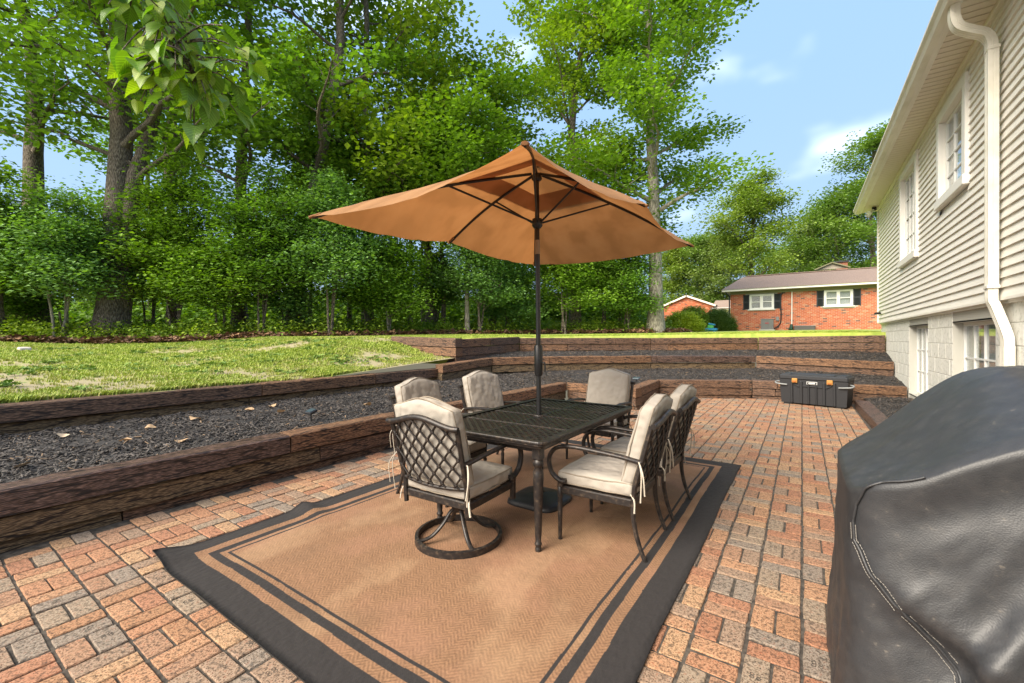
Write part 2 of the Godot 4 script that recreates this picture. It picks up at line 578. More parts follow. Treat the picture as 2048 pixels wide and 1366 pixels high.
func lawn_grass() -> void:
	var r := RandomNumberGenerator.new()
	r.seed = 77
	var xf := []
	var col := []
	var far := []
	var fcol := []
	var wide := []
	var wcol := []
	while xf.size() < 36000:
		var d := r.randf()
		var x := -6.5 - 13.7 * d * d
		var z := r.randf_range(-14.0, 1.5)
		if z < -7.3 and x > -8.6: continue
		var g := grassy(x, z) if z > -7.42 else 0.9
		if r.randf() > 0.10 + 0.9 * ss(0.22, 0.8, g): continue
		if x < -19.0 + (-z) * 0.55 - 1.0: continue
		var p := Vector3(x, lawn_y(x, z) - 0.004, z)
		var k := r.randf_range(0.55, 1.15) * (0.75 + 0.5 * g)
		var c := Color(0.20, 0.29, 0.035).lerp(Color(0.40, 0.46, 0.075), r.randf()).lerp(Color(0.42, 0.36, 0.16), 0.55 if r.randf() > g else 0.0)
		xf.append(Transform3D(Basis(Vector3.UP, r.randf() * TAU).scaled(Vector3(k * 1.2, k, k * 1.2)), p))
		col.append(c)
	for k in 420:      # low broad weeds in the thin grass
		var x := r.randf_range(-15.0, -6.9)
		var z := r.randf_range(-6.5, 1.0)
		if nz.get_noise_2d(x * 0.5 + 7.0, z * 0.5 + 70.0) < 0.12: continue
		for q in 5:
			var b := Basis(Vector3.UP, r.randf() * TAU) * Basis(Vector3.RIGHT, r.randf_range(-0.5, 0.2))
			var px := x + r.randf_range(-0.16, 0.16)
			var pz := z + r.randf_range(-0.16, 0.16)
			wide.append(Transform3D(b.scaled(Vector3.ONE * r.randf_range(0.6, 1.1)), Vector3(px, slope(px, pz) + 0.035, pz)))
			wcol.append(Color(0.10, 0.19, 0.03).lerp(Color(0.20, 0.30, 0.05), r.randf()))
	while far.size() < 14000:
		var x := r.randf_range(-9.0, 1.7)
		var d := r.randf()
		var z := top_edge(x) - 0.08 - d * d * 6.0
		var k := r.randf_range(0.5, 1.0)
		far.append(Transform3D(Basis(Vector3.UP, r.randf() * TAU).scaled(Vector3(k * 1.3, k, k * 1.3)), Vector3(x, upper(x, z) - 0.004, z)))
		fcol.append(Color(0.20, 0.29, 0.035).lerp(Color(0.40, 0.46, 0.075), r.randf()))
	var o := scatter("slope_grass", blade_mesh(9, 0.055, 0.05, 1), M.grassblade, xf, col)
	tag(o, "short yellow-green grass with thin patches on the slope", "grass", "", "stuff")
	o = scatter("upper_grass", blade_mesh(9, 0.06, 0.05, 2), M.grassblade, far, fcol)
	tag(o, "short green grass along the top of the upper timber wall", "grass", "", "stuff")
	o = scatter("lawn_weeds", leaf_cluster(10, 0.07, 0.05, 5, 0.2), M.grassblade, wide, wcol)
	tag(o, "low broad-leaved weeds growing in the bare soil of the slope", "weeds", "", "stuff")

# ---------------------------------------------------------------- brick patio
func brick_mesh(c: Color, sd: int) -> ArrayMesh:
	var r := RandomNumberGenerator.new()
	r.seed = sd
	var st := stn()
	paver(st, Vector3.ZERO, false, c, r)
	st.generate_normals()
	return st.commit()

# a tumbled paver: crown of nine points, chipped rim, sides
func paver(st: SurfaceTool, at: Vector3, across: bool, c: Color, r: RandomNumberGenerator) -> void:
	var hx := 0.0490 + r.randf_range(-0.0012, 0.0010)
	var hz := 0.1000 + r.randf_range(-0.0015, 0.0012)
	var out := [Vector2(-1, -1), Vector2(0, -1), Vector2(1, -1), Vector2(1, 0), Vector2(1, 1), Vector2(0, 1), Vector2(-1, 1), Vector2(-1, 0)]
	var tilt := Vector2(r.randf_range(-0.02, 0.02), r.randf_range(-0.014, 0.014))
	var top := []
	var rim := []
	var foot := []
	for p in out:
		var cut := 0.90 if absf(p.x) + absf(p.y) > 1.5 else 1.0
		var q := Vector3(p.x * hx, 0, p.y * hz)
		var j := Vector3(r.randf_range(-1, 1), 0, r.randf_range(-1, 1)) * 0.0016
		var e := q * (0.965 if cut < 1.0 else 1.0) + j
		var i := Vector3(q.x - signf(q.x) * 0.0042, 0, q.z - signf(q.z) * 0.0042) * (0.985 if cut < 1.0 else 1.0) + j * 1.5
		i.y = i.x * tilt.x + i.z * tilt.y
		e.y = -0.0045 + i.y
		top.append(i); rim.append(e); foot.append(Vector3(e.x, -0.05, e.z))
	var mid := Vector3(0, 0.0008, 0)
	var b := Basis(Vector3.UP, (PI / 2 if across else 0.0) + r.randf_range(-0.012, 0.012))
	st.set_smooth_group(-1)
	st.set_color(c)
	for k in 8:
		var n := (k + 1) % 8
		tri(st, at + b * mid, at + b * top[n], at + b * top[k])
		qd(st, at + b * top[k], at + b * top[n], at + b * rim[n], at + b * rim[k])
		qd(st, at + b * rim[k], at + b * rim[n], at + b * foot[n], at + b * foot[k])

func patio() -> void:
	var tones := [
		Color(0.367, 0.212, 0.122), Color(0.403, 0.225, 0.136), Color(0.425, 0.262, 0.159), Color(0.436, 0.296, 0.182), Color(0.346, 0.181, 0.110), Color(0.375, 0.228, 0.151),
		Color(0.312, 0.256, 0.199), Color(0.265, 0.229, 0.195), Color(0.310, 0.234, 0.173), Color(0.352, 0.223, 0.148), Color(0.442, 0.272, 0.165), Color(0.373, 0.197, 0.122)]
	var root := Node3D.new()
	root.name = numbered("patio")
	add_child(root)
	tag(root, "brick paved patio laid in basket weave in red, orange, buff and grey", "", "", "structure")
	obox("bedding", Vector3(-1.68, -0.1085, -4.6), Vector3(5.3, 0.2, 16.0), M.soil, root)
	var meshes := []
	for k in tones.size():
		for v in 3: meshes.append(brick_mesh(tones[k], 100 + k * 3 + v))
	var cells := []
	var m := 0.212
	for i in range(-20, 5):
		for j in range(-43, 15):
			for s in [-0.25, 0.25]:
				var across := (i + j) & 1 == 1
				var p := Vector3((i + 0.5) * m, 0, -2.351 + (j + 0.5) * m)
				if across: p.z += s * m
				else: p.x += s * m
				if p.x < -4.17 or p.x > 0.84 or p.z < -11.5 or p.z > 2.6: continue
				if p.z < -7.9 and p.x < -2.75: continue
				if p.z < -9.9 and p.z < -10.15 - (p.x + 2.7) * 0.62: continue
				p += Vector3(rng.randf_range(-1, 1) * 0.0015, rng.randf_range(-0.0035, 0.0015), rng.randf_range(-1, 1) * 0.0015)
				# long slow heave of the bed
				p.y += nz.get_noise_2d(p.x * 0.6, p.z * 0.6) * 0.006
				var sp := seen_at(p)
				var vis := sp.x > -60 and sp.x < 2080 and sp.y < 1420 and sp.z > 0.3
				var hid := (p.x > -3.25 and p.x < -0.64 and p.z > -5.1 and p.z < -1.05) or (p.x > 0.22 and p.z > -2.4)
				var tone := rng.randi() % tones.size()
				if rng.randf() < 0.34: tone = [1, 2, 3, 9, 6, 7, 8][rng.randi() % 7]
				cells.append([sp.z + (0.0 if vis and not hid else 100.0), p, across, tone])
	cells.sort_custom(func(a: Array, b: Array) -> bool: return a[0] < b[0])
	var rest := stn()
	var stamp := stn()
	var r2 := RandomNumberGenerator.new()
	r2.seed = 5
	for k in cells.size():
		var c: Array = cells[k]
		if k < 300:
			var b := Basis(Vector3.UP, PI / 2 if c[2] else 0.0)
			if rng.randf() < 0.5: b = b * Basis(Vector3.UP, PI)
			var o := inst("brick", meshes[c[3] * 3 + rng.randi() % 3], M.brick, root, Transform3D(b, c[1]))
			if c[3] in [6, 7, 8] and rng.randf() < 0.22:
				var st := stn()
				for q in [-0.012, 0.012]:
					for e in [-0.0085, 0.0085]:
						var ring := []
						for a in 11: ring.append(Vector3(q + cos(a * TAU / 10.0) * 0.0075, 0.0, e + sin(a * TAU / 10.0) * 0.008))
						tube(st, ring, 0.0018, 4, false, 1.0, true)
				var so := obj("stamped_number", st, M.soil, o)
				so.position = Vector3(0.0, 0.0002, 0.02)
		else:
			paver(rest, c[1], c[2], tones[c[3]], r2)
	var ro := obj("bricks_beyond", rest, M.brick, root)
	ro.set_meta("kind", "stuff")

# ---------------------------------------------------------------- railroad-tie walls
func tie_mesh(length: float, w: float, h: float, sd: int, rough := 1.0) -> ArrayMesh:
	var n := FastNoiseLite.new()
	n.seed = sd
	n.frequency = 1.0
	n.fractal_octaves = 3
	var st := stn()
	st.set_smooth_group(0)
	var segs := clampi(int(length / 0.07), 3, 46)
	var prof := []
	var c := 0.012
	for q in [[-w / 2, 0.0], [-w / 2, h * 0.33], [-w / 2, h * 0.66], [-w / 2, h - c], [-w / 2 + c, h], [-w / 4, h], [0.0, h], [w / 4, h], [w / 2 - c, h], [w / 2, h - c], [w / 2, h * 0.66], [w / 2, h * 0.33], [w / 2, 0.0], [0.0, 0.0]]:
		prof.append(Vector2(q[0], q[1]))
	var rings := []
	for k in segs + 1:
		var x := -length / 2 + length * k / segs
		var ring := []
		for p in prof:
			var d := Vector2(n.get_noise_3d(x * 0.8, p.x * 4.0, p.y * 4.0), n.get_noise_3d(x * 0.8 + 30.0, p.x * 4.0, p.y * 4.0)) * 0.010 * rough
			d += Vector2(n.get_noise_3d(x * 6.0, p.x * 16.0, p.y * 16.0), n.get_noise_3d(x * 6.0, p.y * 16.0, p.x * 16.0 + 9.0)) * 0.0035 * rough
			if p.y < 0.02: d.y *= 0.5
			ring.append(Vector3(x + n.get_noise_2d(p.x * 14.0, p.y * 14.0) * 0.008 * (1.0 if k in [0, segs] else 0.0), p.y + d.y, p.x + d.x))
		rings.append(ring)
	for k in segs:
		for j in prof.size():
			var j2 := (j + 1) % prof.size()
			st.set_smooth_group([1, 1, 1, 2, 3, 3, 3, 3, 4, 5, 5, 5, 6, 6][j])
			qd(st, rings[k][j], rings[k][j2], rings[k + 1][j2], rings[k + 1][j])
	st.set_smooth_group(-1)
	for e in [0, segs]:
		var mid := Vector3(rings[e][0].x, h * 0.5, 0)
		for j in prof.size():
			var j2 := (j + 1) % prof.size()
			if e == 0: tri(st, mid, rings[e][j], rings[e][j2])
			else: tri(st, mid, rings[e][j2], rings[e][j])
	st.generate_normals()
	return st.commit()

# ties stacked along a run from a to b (front face line, base at y0); joints per course
func run(wall: Node3D, a: Vector2, b: Vector2, y0: float, y1: float, courses: Array, inward: float, stain: Array) -> void:
	var d := b - a
	var length := d.length()
	var u := d / length
	var nrm := Vector2(u.y, -u.x) * inward     # towards the earth behind
	for c in courses:                            # [bottom, height, joints, set back, stains]
		var cuts: Array = [0.0] + c[2] + [length]
		for k in cuts.size() - 1:
			var l: float = cuts[k + 1] - cuts[k]
			var mid: Vector2 = a + u * (cuts[k] + l / 2) + nrm * (0.115 + c[3])
			var t: float = (cuts[k] + l / 2) / length
			var o := MeshInstance3D.new()
			o.mesh = tie_mesh(l - 0.014, 0.23, c[1] - 0.013, rng.randi() % 9999)
			var s: int = stain[rng.randi() % stain.size()]
			if c.size() > 4: s = c[4][k % c[4].size()]
			o.material_override = M.ties[s]
			var bas := Basis(Vector3(u.x, (y1 - y0) / length, u.y).normalized(), Vector3.UP, Vector3(-u.y, 0, u.x))
			o.transform = Transform3D(bas, Vector3(mid.x, lerpf(y0, y1, t) + c[0], mid.y))
			put("timber", o, wall)

func retaining_walls() -> void:
	var t := thing("timber_wall", "lowest railroad-tie retaining wall edging the brick patio", "wall")
	# along the side: three courses, the lowest half sunk
	run(t, Vector2(-4.22, 2.4), Vector2(-4.24, -8.42), 0, 0, [[-0.105, 0.178, [2.3, 3.45, 6.4, 8.6], 0.045, [2, 2, 0, 2, 0]], [0.075, 0.160, [1.2, 5.05, 7.3, 9.4], 0.02, [2, 2, 0, 1, 2]], [0.238, 0.185, [1.9, 4.72, 6.2, 8.7], 0.0, [0, 3, 1, 1, 1]]], 1.0, [0, 1])
	run(t, Vector2(-4.24, -8.42), Vector2(-2.62, -8.1), 0, 0, [[-0.1, 0.178, [], 0.03], [0.08, 0.160, [], 0.012], [0.243, 0.18, [], 0.0, [1]]], 1.0, [0, 1])
	run(t, Vector2(-2.62, -8.1), Vector2(-2.72, -10.1), 0, 0, [[-0.1, 0.178, [], 0.03], [0.08, 0.160, [], 0.012], [0.243, 0.182, [], 0.0, [1]]], 1.0, [0, 1])
	run(t, Vector2(-2.72, -10.1), Vector2(-0.94, -11.2), 0, 0, [[-0.1, 0.178, [], 0.03, [0]], [0.08, 0.160, [], 0.012, [0]], [0.243, 0.182, [], 0.0, [0]]], 1.0, [0, 1])
	run(t, Vector2(-0.94, -11.2), Vector2(1.76, -11.62), 0, -0.02, [[-0.1, 0.178, [1.3], 0.03, [0]], [0.08, 0.160, [0.45], 0.012, [0]], [0.243, 0.182, [0.5], 0.0, [0, 1]]], 1.0, [0, 1])
	t = thing("timber_wall", "two-course railroad-tie wall holding back the patchy grass slope", "wall")
	run(t, Vector2(-6.28, 4.0), Vector2(-6.30, -6.75), 0, 0, [[0.395, 0.172, [1.5, 4.05, 6.9, 9.2], 0.05, [2]], [0.570, 0.182, [2.05, 4.6, 7.05, 9.0], 0.0, [0, 1, 0, 1]]], 1.0, [0, 2])
	t = thing("timber_wall", "middle railroad-tie wall stepping round the terrace to the block foundation", "wall")
	run(t, Vector2(-6.14, -6.55), Vector2(-6.02, -8.1), 0.48, 0.57, [[0.0, 0.175, [], 0.03, [2]], [0.178, 0.178, [], 0.0, [1]]], 1.0, [1])
	run(t, Vector2(-6.02, -8.1), Vector2(-5.35, -8.95), 0.57, 0.58, [[0.0, 0.175, [], 0.03, [2]], [0.178, 0.178, [], 0.0, [1]]], 1.0, [1])
	run(t, Vector2(-5.35, -8.95), Vector2(-3.22, -11.2), 0.58, 0.57, [[0.0, 0.175, [0.9], 0.03, [2]], [0.178, 0.182, [0.35], 0.0, [1, 1]]], 1.0, [1])
	run(t, Vector2(-3.22, -11.2), Vector2(-1.0, -12.95), 0.57, 0.56, [[0.0, 0.175, [2.65], 0.03, [2]], [0.178, 0.182, [0.15], 0.0, [3]]], 1.0, [1])
	run(t, Vector2(-1.0, -12.95), Vector2(1.76, -13.12), 0.56, 0.475, [[0.0, 0.175, [], 0.03, [0]], [0.178, 0.182, [], 0.0, [1]]], 1.0, [1])
	t = thing("timber_wall", "uppermost railroad-tie wall along the edge of the upper lawn", "wall")
	run(t, Vector2(-8.5, -7.2), Vector2(-6.36, -7.2), 1.02, 0.97, [[0.0, 0.2, [], 0.01, [1]], [0.205, 0.21, [], 0.0, [0]]], 1.0, [0])
	run(t, Vector2(-6.38, -7.24), Vector2(-6.42, -9.9), 0.97, 1.03, [[-0.17, 0.17, [], 0.02], [0.0, 0.195, [1.9], 0.01, [0, 1]], [0.197, 0.195, [1.3], 0.0, [1, 0]]], 1.0, [0, 1])
	run(t, Vector2(-6.42, -9.9), Vector2(-3.6, -12.46), 1.03, 1.03, [[-0.16, 0.17, [1.0], 0.02], [0.005, 0.178, [1.35], 0.012, [1, 0]], [0.185, 0.178, [0.2, 2.75], 0.0, [0]]], 1.0, [0, 1])
	run(t, Vector2(-3.6, -12.46), Vector2(-1.04, -14.16), 1.03, 1.04, [[-0.16, 0.17, [1.0], 0.02], [0.005, 0.178, [0.5], 0.012, [0, 1]], [0.185, 0.178, [], 0.0, [0]]], 1.0, [0, 1])
	run(t, Vector2(-1.04, -14.16), Vector2(1.76, -14.35), 1.04, 1.09, [[-0.16, 0.17, [], 0.02, [0]], [0.005, 0.182, [], 0.012, [0]], [0.190, 0.182, [], 0.0, [0]]], 1.0, [0])
	t = thing("timber_edging", "single dark railroad tie edging the mulch strip beside the block foundation", "timber")
	run(t, Vector2(0.86, -10.85), Vector2(0.90, -7.4), 0, 0, [[-0.02, 0.185, [], 0.0, [3]]], 1.0, [3])
	run(t, Vector2(0.90, -7.38), Vector2(0.92, 1.0), 0, 0, [[-0.02, 0.185, [2.6, 5.2], 0.0, [3]]], 1.0, [3])

# ---------------------------------------------------------------- mulch beds
func bed(a: Array, b: Array, xf: Array, col: Array, st: SurfaceTool, n: int, r: RandomNumberGenerator) -> void:
	var f := func(u: float, v: float) -> Vector3:
		var i := clampi(int(u), 0, a.size() - 2)
		var t := u - i
		var p: Vector3 = a[i].lerp(a[i + 1], t).lerp(b[i].lerp(b[i + 1], t), v)
		p.y += nz.get_noise_2d(p.x * 1.4, p.z * 1.4) * 0.03
		return p
	var across := 8
	for i in a.size() - 1:
		var along := maxi(4, int((a[i + 1] - a[i]).length() / 0.3))
		for k in along:
			for v in across:
				qd(st, f.call(i + float(k) / along, float(v) / across), f.call(i + float(k + 1) / along, float(v) / across), f.call(i + float(k + 1) / along, float(v + 1) / across), f.call(i + float(k) / along, float(v + 1) / across))
		var area: float = (a[i + 1] - a[i]).length() * ((b[i] - a[i]).length() + (b[i + 1] - a[i + 1]).length()) * 0.5
		for k in int(area * n):
			var p: Vector3 = f.call(i + r.randf(), r.randf())
			var bb := Basis(Vector3.UP, r.randf() * TAU) * Basis(Vector3.RIGHT, r.randf_range(-0.5, 0.5)) * Basis(Vector3.FORWARD, r.randf_range(-0.5, 0.5))
			var s := r.randf_range(0.5, 1.25)
			xf.append(Transform3D(bb.scaled(Vector3(s * r.randf_range(0.5, 1.1), s, s)), p + Vector3(0, r.randf_range(0.0, 0.012), 0)))
			var c := Color(0.022, 0.018, 0.016).lerp(Color(0.115, 0.098, 0.086), pow(r.randf(), 1.8))
			if r.randf() < 0.025: c = Color(0.20, 0.13, 0.075)
			col.append(c)

func mulch() -> void:
	var r := RandomNumberGenerator.new()
	r.seed = 15
	var chip := stn()
	bx(chip, Vector3.ZERO, Vector3(0.058, 0.006, 0.012), Basis.IDENTITY, 0.002)
	chip.generate_normals()
	var cm := chip.commit()
	var sets := [
		["mulch_bed", "long bed of black shredded mulch between the patio wall and the grass slope wall",
			[Vector3(-4.44, 0.385, 3.0), Vector3(-4.44, 0.385, -4.0), Vector3(-4.44, 0.385, -8.5)],
			[Vector3(-6.30, 0.44, 3.0), Vector3(-6.30, 0.46, -4.0), Vector3(-6.28, 0.54, -8.5)], 1500],
		["mulch_bed", "bed of black mulch between the lowest wall and the middle wall at the end of the patio",
			[Vector3(-4.44, 0.385, -8.5), Vector3(-2.85, 0.385, -8.3), Vector3(-2.95, 0.385, -10.2), Vector3(-1.0, 0.385, -11.4), Vector3(1.78, 0.37, -11.8)],
			[Vector3(-6.2, 0.55, -8.5), Vector3(-5.3, 0.58, -9.1), Vector3(-3.3, 0.60, -11.3), Vector3(-1.05, 0.59, -13.05), Vector3(1.78, 0.50, -13.2)], 900],
		["mulch_bed", "strip of black mulch between the middle wall and the uppermost wall",
			[Vector3(-6.35, 0.80, -6.8), Vector3(-6.24, 0.88, -8.2), Vector3(-5.5, 0.89, -9.2), Vector3(-3.4, 0.89, -11.4), Vector3(-1.1, 0.88, -13.1), Vector3(1.78, 0.81, -13.3)],
			[Vector3(-6.6, 0.86, -7.2), Vector3(-6.55, 1.0, -8.8), Vector3(-6.5, 1.02, -10.0), Vector3(-3.65, 1.03, -12.5), Vector3(-1.06, 1.04, -14.2), Vector3(1.78, 1.02, -14.4)], 800],
		["mulch_bed", "narrow black mulch strip beside the block foundation behind the single tie",
			[Vector3(1.06, 0.13, -11.6), Vector3(1.10, 0.13, -6.0), Vector3(1.12, 0.13, 1.0)],
			[Vector3(1.80, 0.2, -11.6), Vector3(1.80, 0.2, -6.0), Vector3(1.80, 0.2, 1.0)], 700]]
	for s in sets:
		var xf := []
		var col := []
		var st := stn()
		bed(s[2], s[3], xf, col, st, s[4], r)
		var o := obj(s[0], st, M.mulch)
		tag(o, s[1], "mulch", "mulch beds on the terraces", "stuff")
		scatter("chips", cm, M.chip, xf, col, o)

# ---------------------------------------------------------------- the sided house beside the patio
const WALL_X := 1.72

func pane_window(house: Node3D, called: String, z0: float, z1: float, y0: float, y1: float, face: float, cols: int, rows: int, trim: float, depth: float, label := "", meeting := 0) -> void:
	# an opening in a wall that faces -x: casing, sash, bars, panes and a dark room behind
	var w := Node3D.new()
	put(called, w, house)
	if label: w.set_meta("label", label)
	var zc := (z0 + z1) / 2
	var yc := (y0 + y1) / 2
	var lw := z1 - z0
	var lh := y1 - y0
	if trim > 0:
		obox("casing", Vector3(face, y1 - trim / 2, zc), Vector3(0.06, trim, lw), M.trim, w, 0.006)
		obox("sill", Vector3(face - 0.012, y0 + trim / 2, zc), Vector3(0.085, trim, lw + 0.02), M.trim, w, 0.008)
		for s in [-1.0, 1.0]:
			obox("casing", Vector3(face, yc, zc + s * (lw / 2 - trim / 2)), Vector3(0.06, lh - 2 * trim - 0.002, trim), M.trim, w, 0.006)
	var iw := lw - 2 * trim
	var ih := lh - 2 * trim
	var gx := face + depth
	# reveal
	for s in [-1.0, 1.0]:
		obox("reveal", Vector3(face + depth / 2 + 0.035, yc, zc + s * (iw / 2 + 0.012)), Vector3(depth + 0.06, ih, 0.02), M.trim, w)
		obox("reveal", Vector3(face + depth / 2 + 0.035, yc + s * (ih / 2 + 0.012), zc), Vector3(depth + 0.06, 0.02, iw), M.trim, w)
	var fr := 0.045
	for s in [-1.0, 1.0]:
		obox("sash", Vector3(gx, yc, zc + s * (iw / 2 - fr / 2)), Vector3(0.04, ih, fr), M.white, w, 0.004)
		obox("sash", Vector3(gx, yc + s * (ih / 2 - fr / 2), zc), Vector3(0.038, fr, iw - 2 * fr), M.white, w, 0.004)
	if meeting:
		obox("sash", Vector3(gx - 0.002, yc, zc), Vector3(0.044, ih - 2 * fr, 0.09), M.white, w, 0.004)
	var pw := (iw - 2 * fr) / cols
	var ph := (ih - 2 * fr) / rows
	for i in range(1, cols):
		obox("glazing_bar", Vector3(gx, yc, zc - iw / 2 + fr + i * pw), Vector3(0.03, ih - 2 * fr, 0.020), M.white, w)
	for j in range(1, rows):
		obox("glazing_bar", Vector3(gx, y0 + trim + fr + j * ph, zc), Vector3(0.026, 0.020, iw - 2 * fr), M.white, w)
	var pm := boxm(Vector3(0.004, ph - 0.006, pw - 0.006))
	for i in cols:
		for j in rows:
			inst("pane", pm, M.glass, w, Transform3D(Basis.IDENTITY, Vector3(gx + 0.006, y0 + trim + fr + (j + 0.5) * ph, zc - iw / 2 + fr + (i + 0.5) * pw)))
	obox("curtain", Vector3(gx + 0.16, yc, zc - iw * 0.33), Vector3(0.02, ih, iw * 0.3), M.curtain, w)
	obox("room_wall", Vector3(gx + 1.2, yc, zc), Vector3(0.05, ih + 1.0, iw + 1.6), M.room, w)

func own_house() -> void:
	var t := thing("sided_house", "house with cream lap siding over a painted block foundation", "house")
	var wins := [[-9.0, -7.6, 3.30, 4.70], [-12.0, -10.4, 2.83, 4.75]]
	# siding, board by board
	var e := 0.1016
	var zmin := -15.25
	var zmax := 2.0
	for k in 30:
		var y0 := 1.80 + k * e
		var spans := [[zmin, zmax]]
		for w in wins:
			if y0 + e > w[2] + 0.02 and y0 < w[3] - 0.02:
				var nx := []
				for s in spans:
					if w[0] > s[0] and w[1] < s[1]:
						nx.append([s[0], w[0] + 0.03]); nx.append([w[1] - 0.03, s[1]])
					else: nx.append(s)
				spans = nx
		for s in spans:
			# a lap joint somewhere along the longer boards
			var cuts := [s[0]]
			if s[1] - s[0] > 5.0: cuts.append(s[0] + 3.66 * (0.4 + 0.55 * fmod(k * 0.37, 1.0)))
			cuts.append(s[1])
			for c in cuts.size() - 1:
				var a: float = cuts[c]
				var b: float = cuts[c + 1]
				var st := stn()
				var p := [Vector2(WALL_X + 0.018, y0 + e + 0.012), Vector2(WALL_X + 0.014, y0 + e), Vector2(WALL_X - 0.006, y0 + 0.012), Vector2(WALL_X - 0.008, y0), Vector2(WALL_X + 0.016, y0 + 0.001)]
				var off := 0.0012 * c
				for q in p.size() - 1:
					qd(st, Vector3(p[q].x - off, p[q].y, a), Vector3(p[q + 1].x - off, p[q + 1].y, a), Vector3(p[q + 1].x - off, p[q + 1].y, b + 0.01), Vector3(p[q].x - off, p[q].y, b + 0.01))
				obj("siding_board", st, M.siding, t)
	# sheathing behind the boards, split round the openings
	var behind := WALL_X + 0.075
	for r in [[zmin, -12.0, 1.74, 5.2], [-12.0, -10.4, 1.74, 2.83], [-12.0, -10.4, 4.75, 5.2], [-10.4, -9.0, 1.74, 5.2], [-9.0, -7.6, 1.74, 3.3], [-9.0, -7.6, 4.7, 5.2], [-7.6, zmax, 1.74, 5.2]]:
		obox("sheathing", Vector3(behind, (r[2] + r[3]) / 2, (r[0] + r[1]) / 2), Vector3(0.09, r[3] - r[2], r[1] - r[0]), M.trim, t)
	obox("corner_post", Vector3(WALL_X + 0.01, 3.34, zmin - 0.02), Vector3(0.07, 3.12, 0.09), M.siding, t, 0.006)
	obox("starter_strip", Vector3(WALL_X + 0.02, 1.785, (zmin + zmax) / 2), Vector3(0.07, 0.028, zmax - zmin), M.siding, t)
	pane_window(t, "window", -9.0, -7.6, 3.30, 4.70, WALL_X - 0.008, 3, 4, 0.13, 0.07, "", 0)
	pane_window(t, "window", -12.0, -10.4, 2.83, 4.75, WALL_X - 0.008, 4, 4, 0.13, 0.07, "", 0)
	# foundation of painted blocks with openings
	var ops := [[-11.6, -10.05, 0.28, 1.605], [-8.6, -6.95, 0.62, 1.59]]
	var fx := 1.78
	var course := 0.235
	var bl := 0.42
	var bm := {}
	for k in range(0, 8):
		var y0 := 1.77 - (k + 1) * course
		if y0 < -0.2: continue
		var z := zmin + (0.0 if k % 2 == 0 else -bl / 2)
		while z < zmax:
			var spans := [[maxf(z, zmin), minf(z + bl, zmax)]]
			for o in ops:
				if y0 + course > o[2] + 0.02 and y0 < o[3] - 0.02:
					var nx := []
					for s in spans:
						if s[1] <= o[0] or s[0] >= o[1]: nx.append(s)
						else:
							if s[0] < o[0] - 0.03: nx.append([s[0], o[0]])
							if s[1] > o[1] + 0.03: nx.append([o[1], s[1]])
					spans = nx
			for s in spans:
				var l: float = s[1] - s[0] - 0.007
				if l < 0.03: continue
				var key := snappedf(l, 0.005)
				if not bm.has(key): bm[key] = boxm(Vector3(0.19, course - 0.007, key), 0.004)
				inst("block", bm[key], M.block, t, Transform3D(Basis.IDENTITY, Vector3(fx + 0.095 + rng.randf_range(-0.001, 0.001), y0 + course / 2, (s[0] + s[1]) / 2)))
			z += bl
	for r in [[zmin, -11.6, -0.2, 1.77], [-11.6, -10.05, 1.605, 1.77], [-11.6, -10.05, -0.2, 0.28], [-10.05, -8.6, -0.2, 1.77], [-8.6, -6.95, 1.59, 1.77], [-8.6, -6.95, -0.2, 0.62], [-6.95, zmax, -0.2, 1.77]]:
		obox("mortar", Vector3(fx + 0.103, (r[2] + r[3]) / 2, (r[0] + r[1]) / 2), Vector3(0.2, r[3] - r[2], r[1] - r[0]), M.mortar, t)
	pane_window(t, "basement_window", -11.6, -10.05, 0.28, 1.605, fx - 0.002, 4, 3, 0.0, 0.13, "narrow white casement with two leaves of small panes", 1)
	pane_window(t, "basement_window", -8.6, -6.95, 0.62, 1.59, fx - 0.002, 4, 2, 0.0, 0.13, "", 0)
	# eaves
	var gx0 := 1.285
	for k in 138:
		var z0 := zmin - 0.3 + k * 0.126
		obox("soffit_panel", Vector3((WALL_X + gx0) / 2 + 0.05, 4.90, z0 + 0.063), Vector3(WALL_X - gx0 + 0.02, 0.016, 0.112), M.soffit, t, 0.004)
	obox("frieze_board", Vector3(WALL_X - 0.01, 4.865, (zmin + zmax) / 2), Vector3(0.05, 0.055, zmax - zmin), M.siding, t, 0.006)
	obox("soffit_trim", Vector3(gx0 + 0.075, 4.888, (zmin + zmax) / 2 - 0.15), Vector3(0.05, 0.02, zmax - zmin + 0.3), M.siding, t, 0.004)
	obox("fascia", Vector3(gx0 + 0.055, 4.955, (zmin + zmax) / 2 - 0.15), Vector3(0.03, 0.15, zmax - zmin + 0.3), M.siding, t)
	var g := stn()
	var gp := [Vector2(0.04, 4.87), Vector2(-0.035, 4.87), Vector2(-0.055, 4.915), Vector2(-0.085, 4.95), Vector2(-0.085, 4.985), Vector2(-0.075, 4.985), Vector2(-0.078, 4.955), Vector2(-0.048, 4.92), Vector2(-0.03, 4.878), Vector2(0.035, 4.878)]
	for q in gp.size() - 1:
		qd(g, Vector3(gx0 + gp[q].x, gp[q].y, zmin - 0.3), Vector3(gx0 + gp[q + 1].x, gp[q + 1].y, zmin - 0.3), Vector3(gx0 + gp[q + 1].x, gp[q + 1].y, zmax), Vector3(gx0 + gp[q].x, gp[q].y, zmax))
	obj("gutter", g, M.gutter, t)
	var rf := stn()
	bx(rf, Vector3(4.2, 6.35, (zmin + zmax) / 2 - 0.15), Vector3(6.5, 0.06, zmax - zmin + 0.4), Basis(Vector3.FORWARD, -0.44), 0.0)
	obj("roof", rf, M.shingle, t)
	obox("end_wall", Vector3(5.4, 2.6, zmin + 0.06), Vector3(7.2, 5.1, 0.1), M.siding, t)
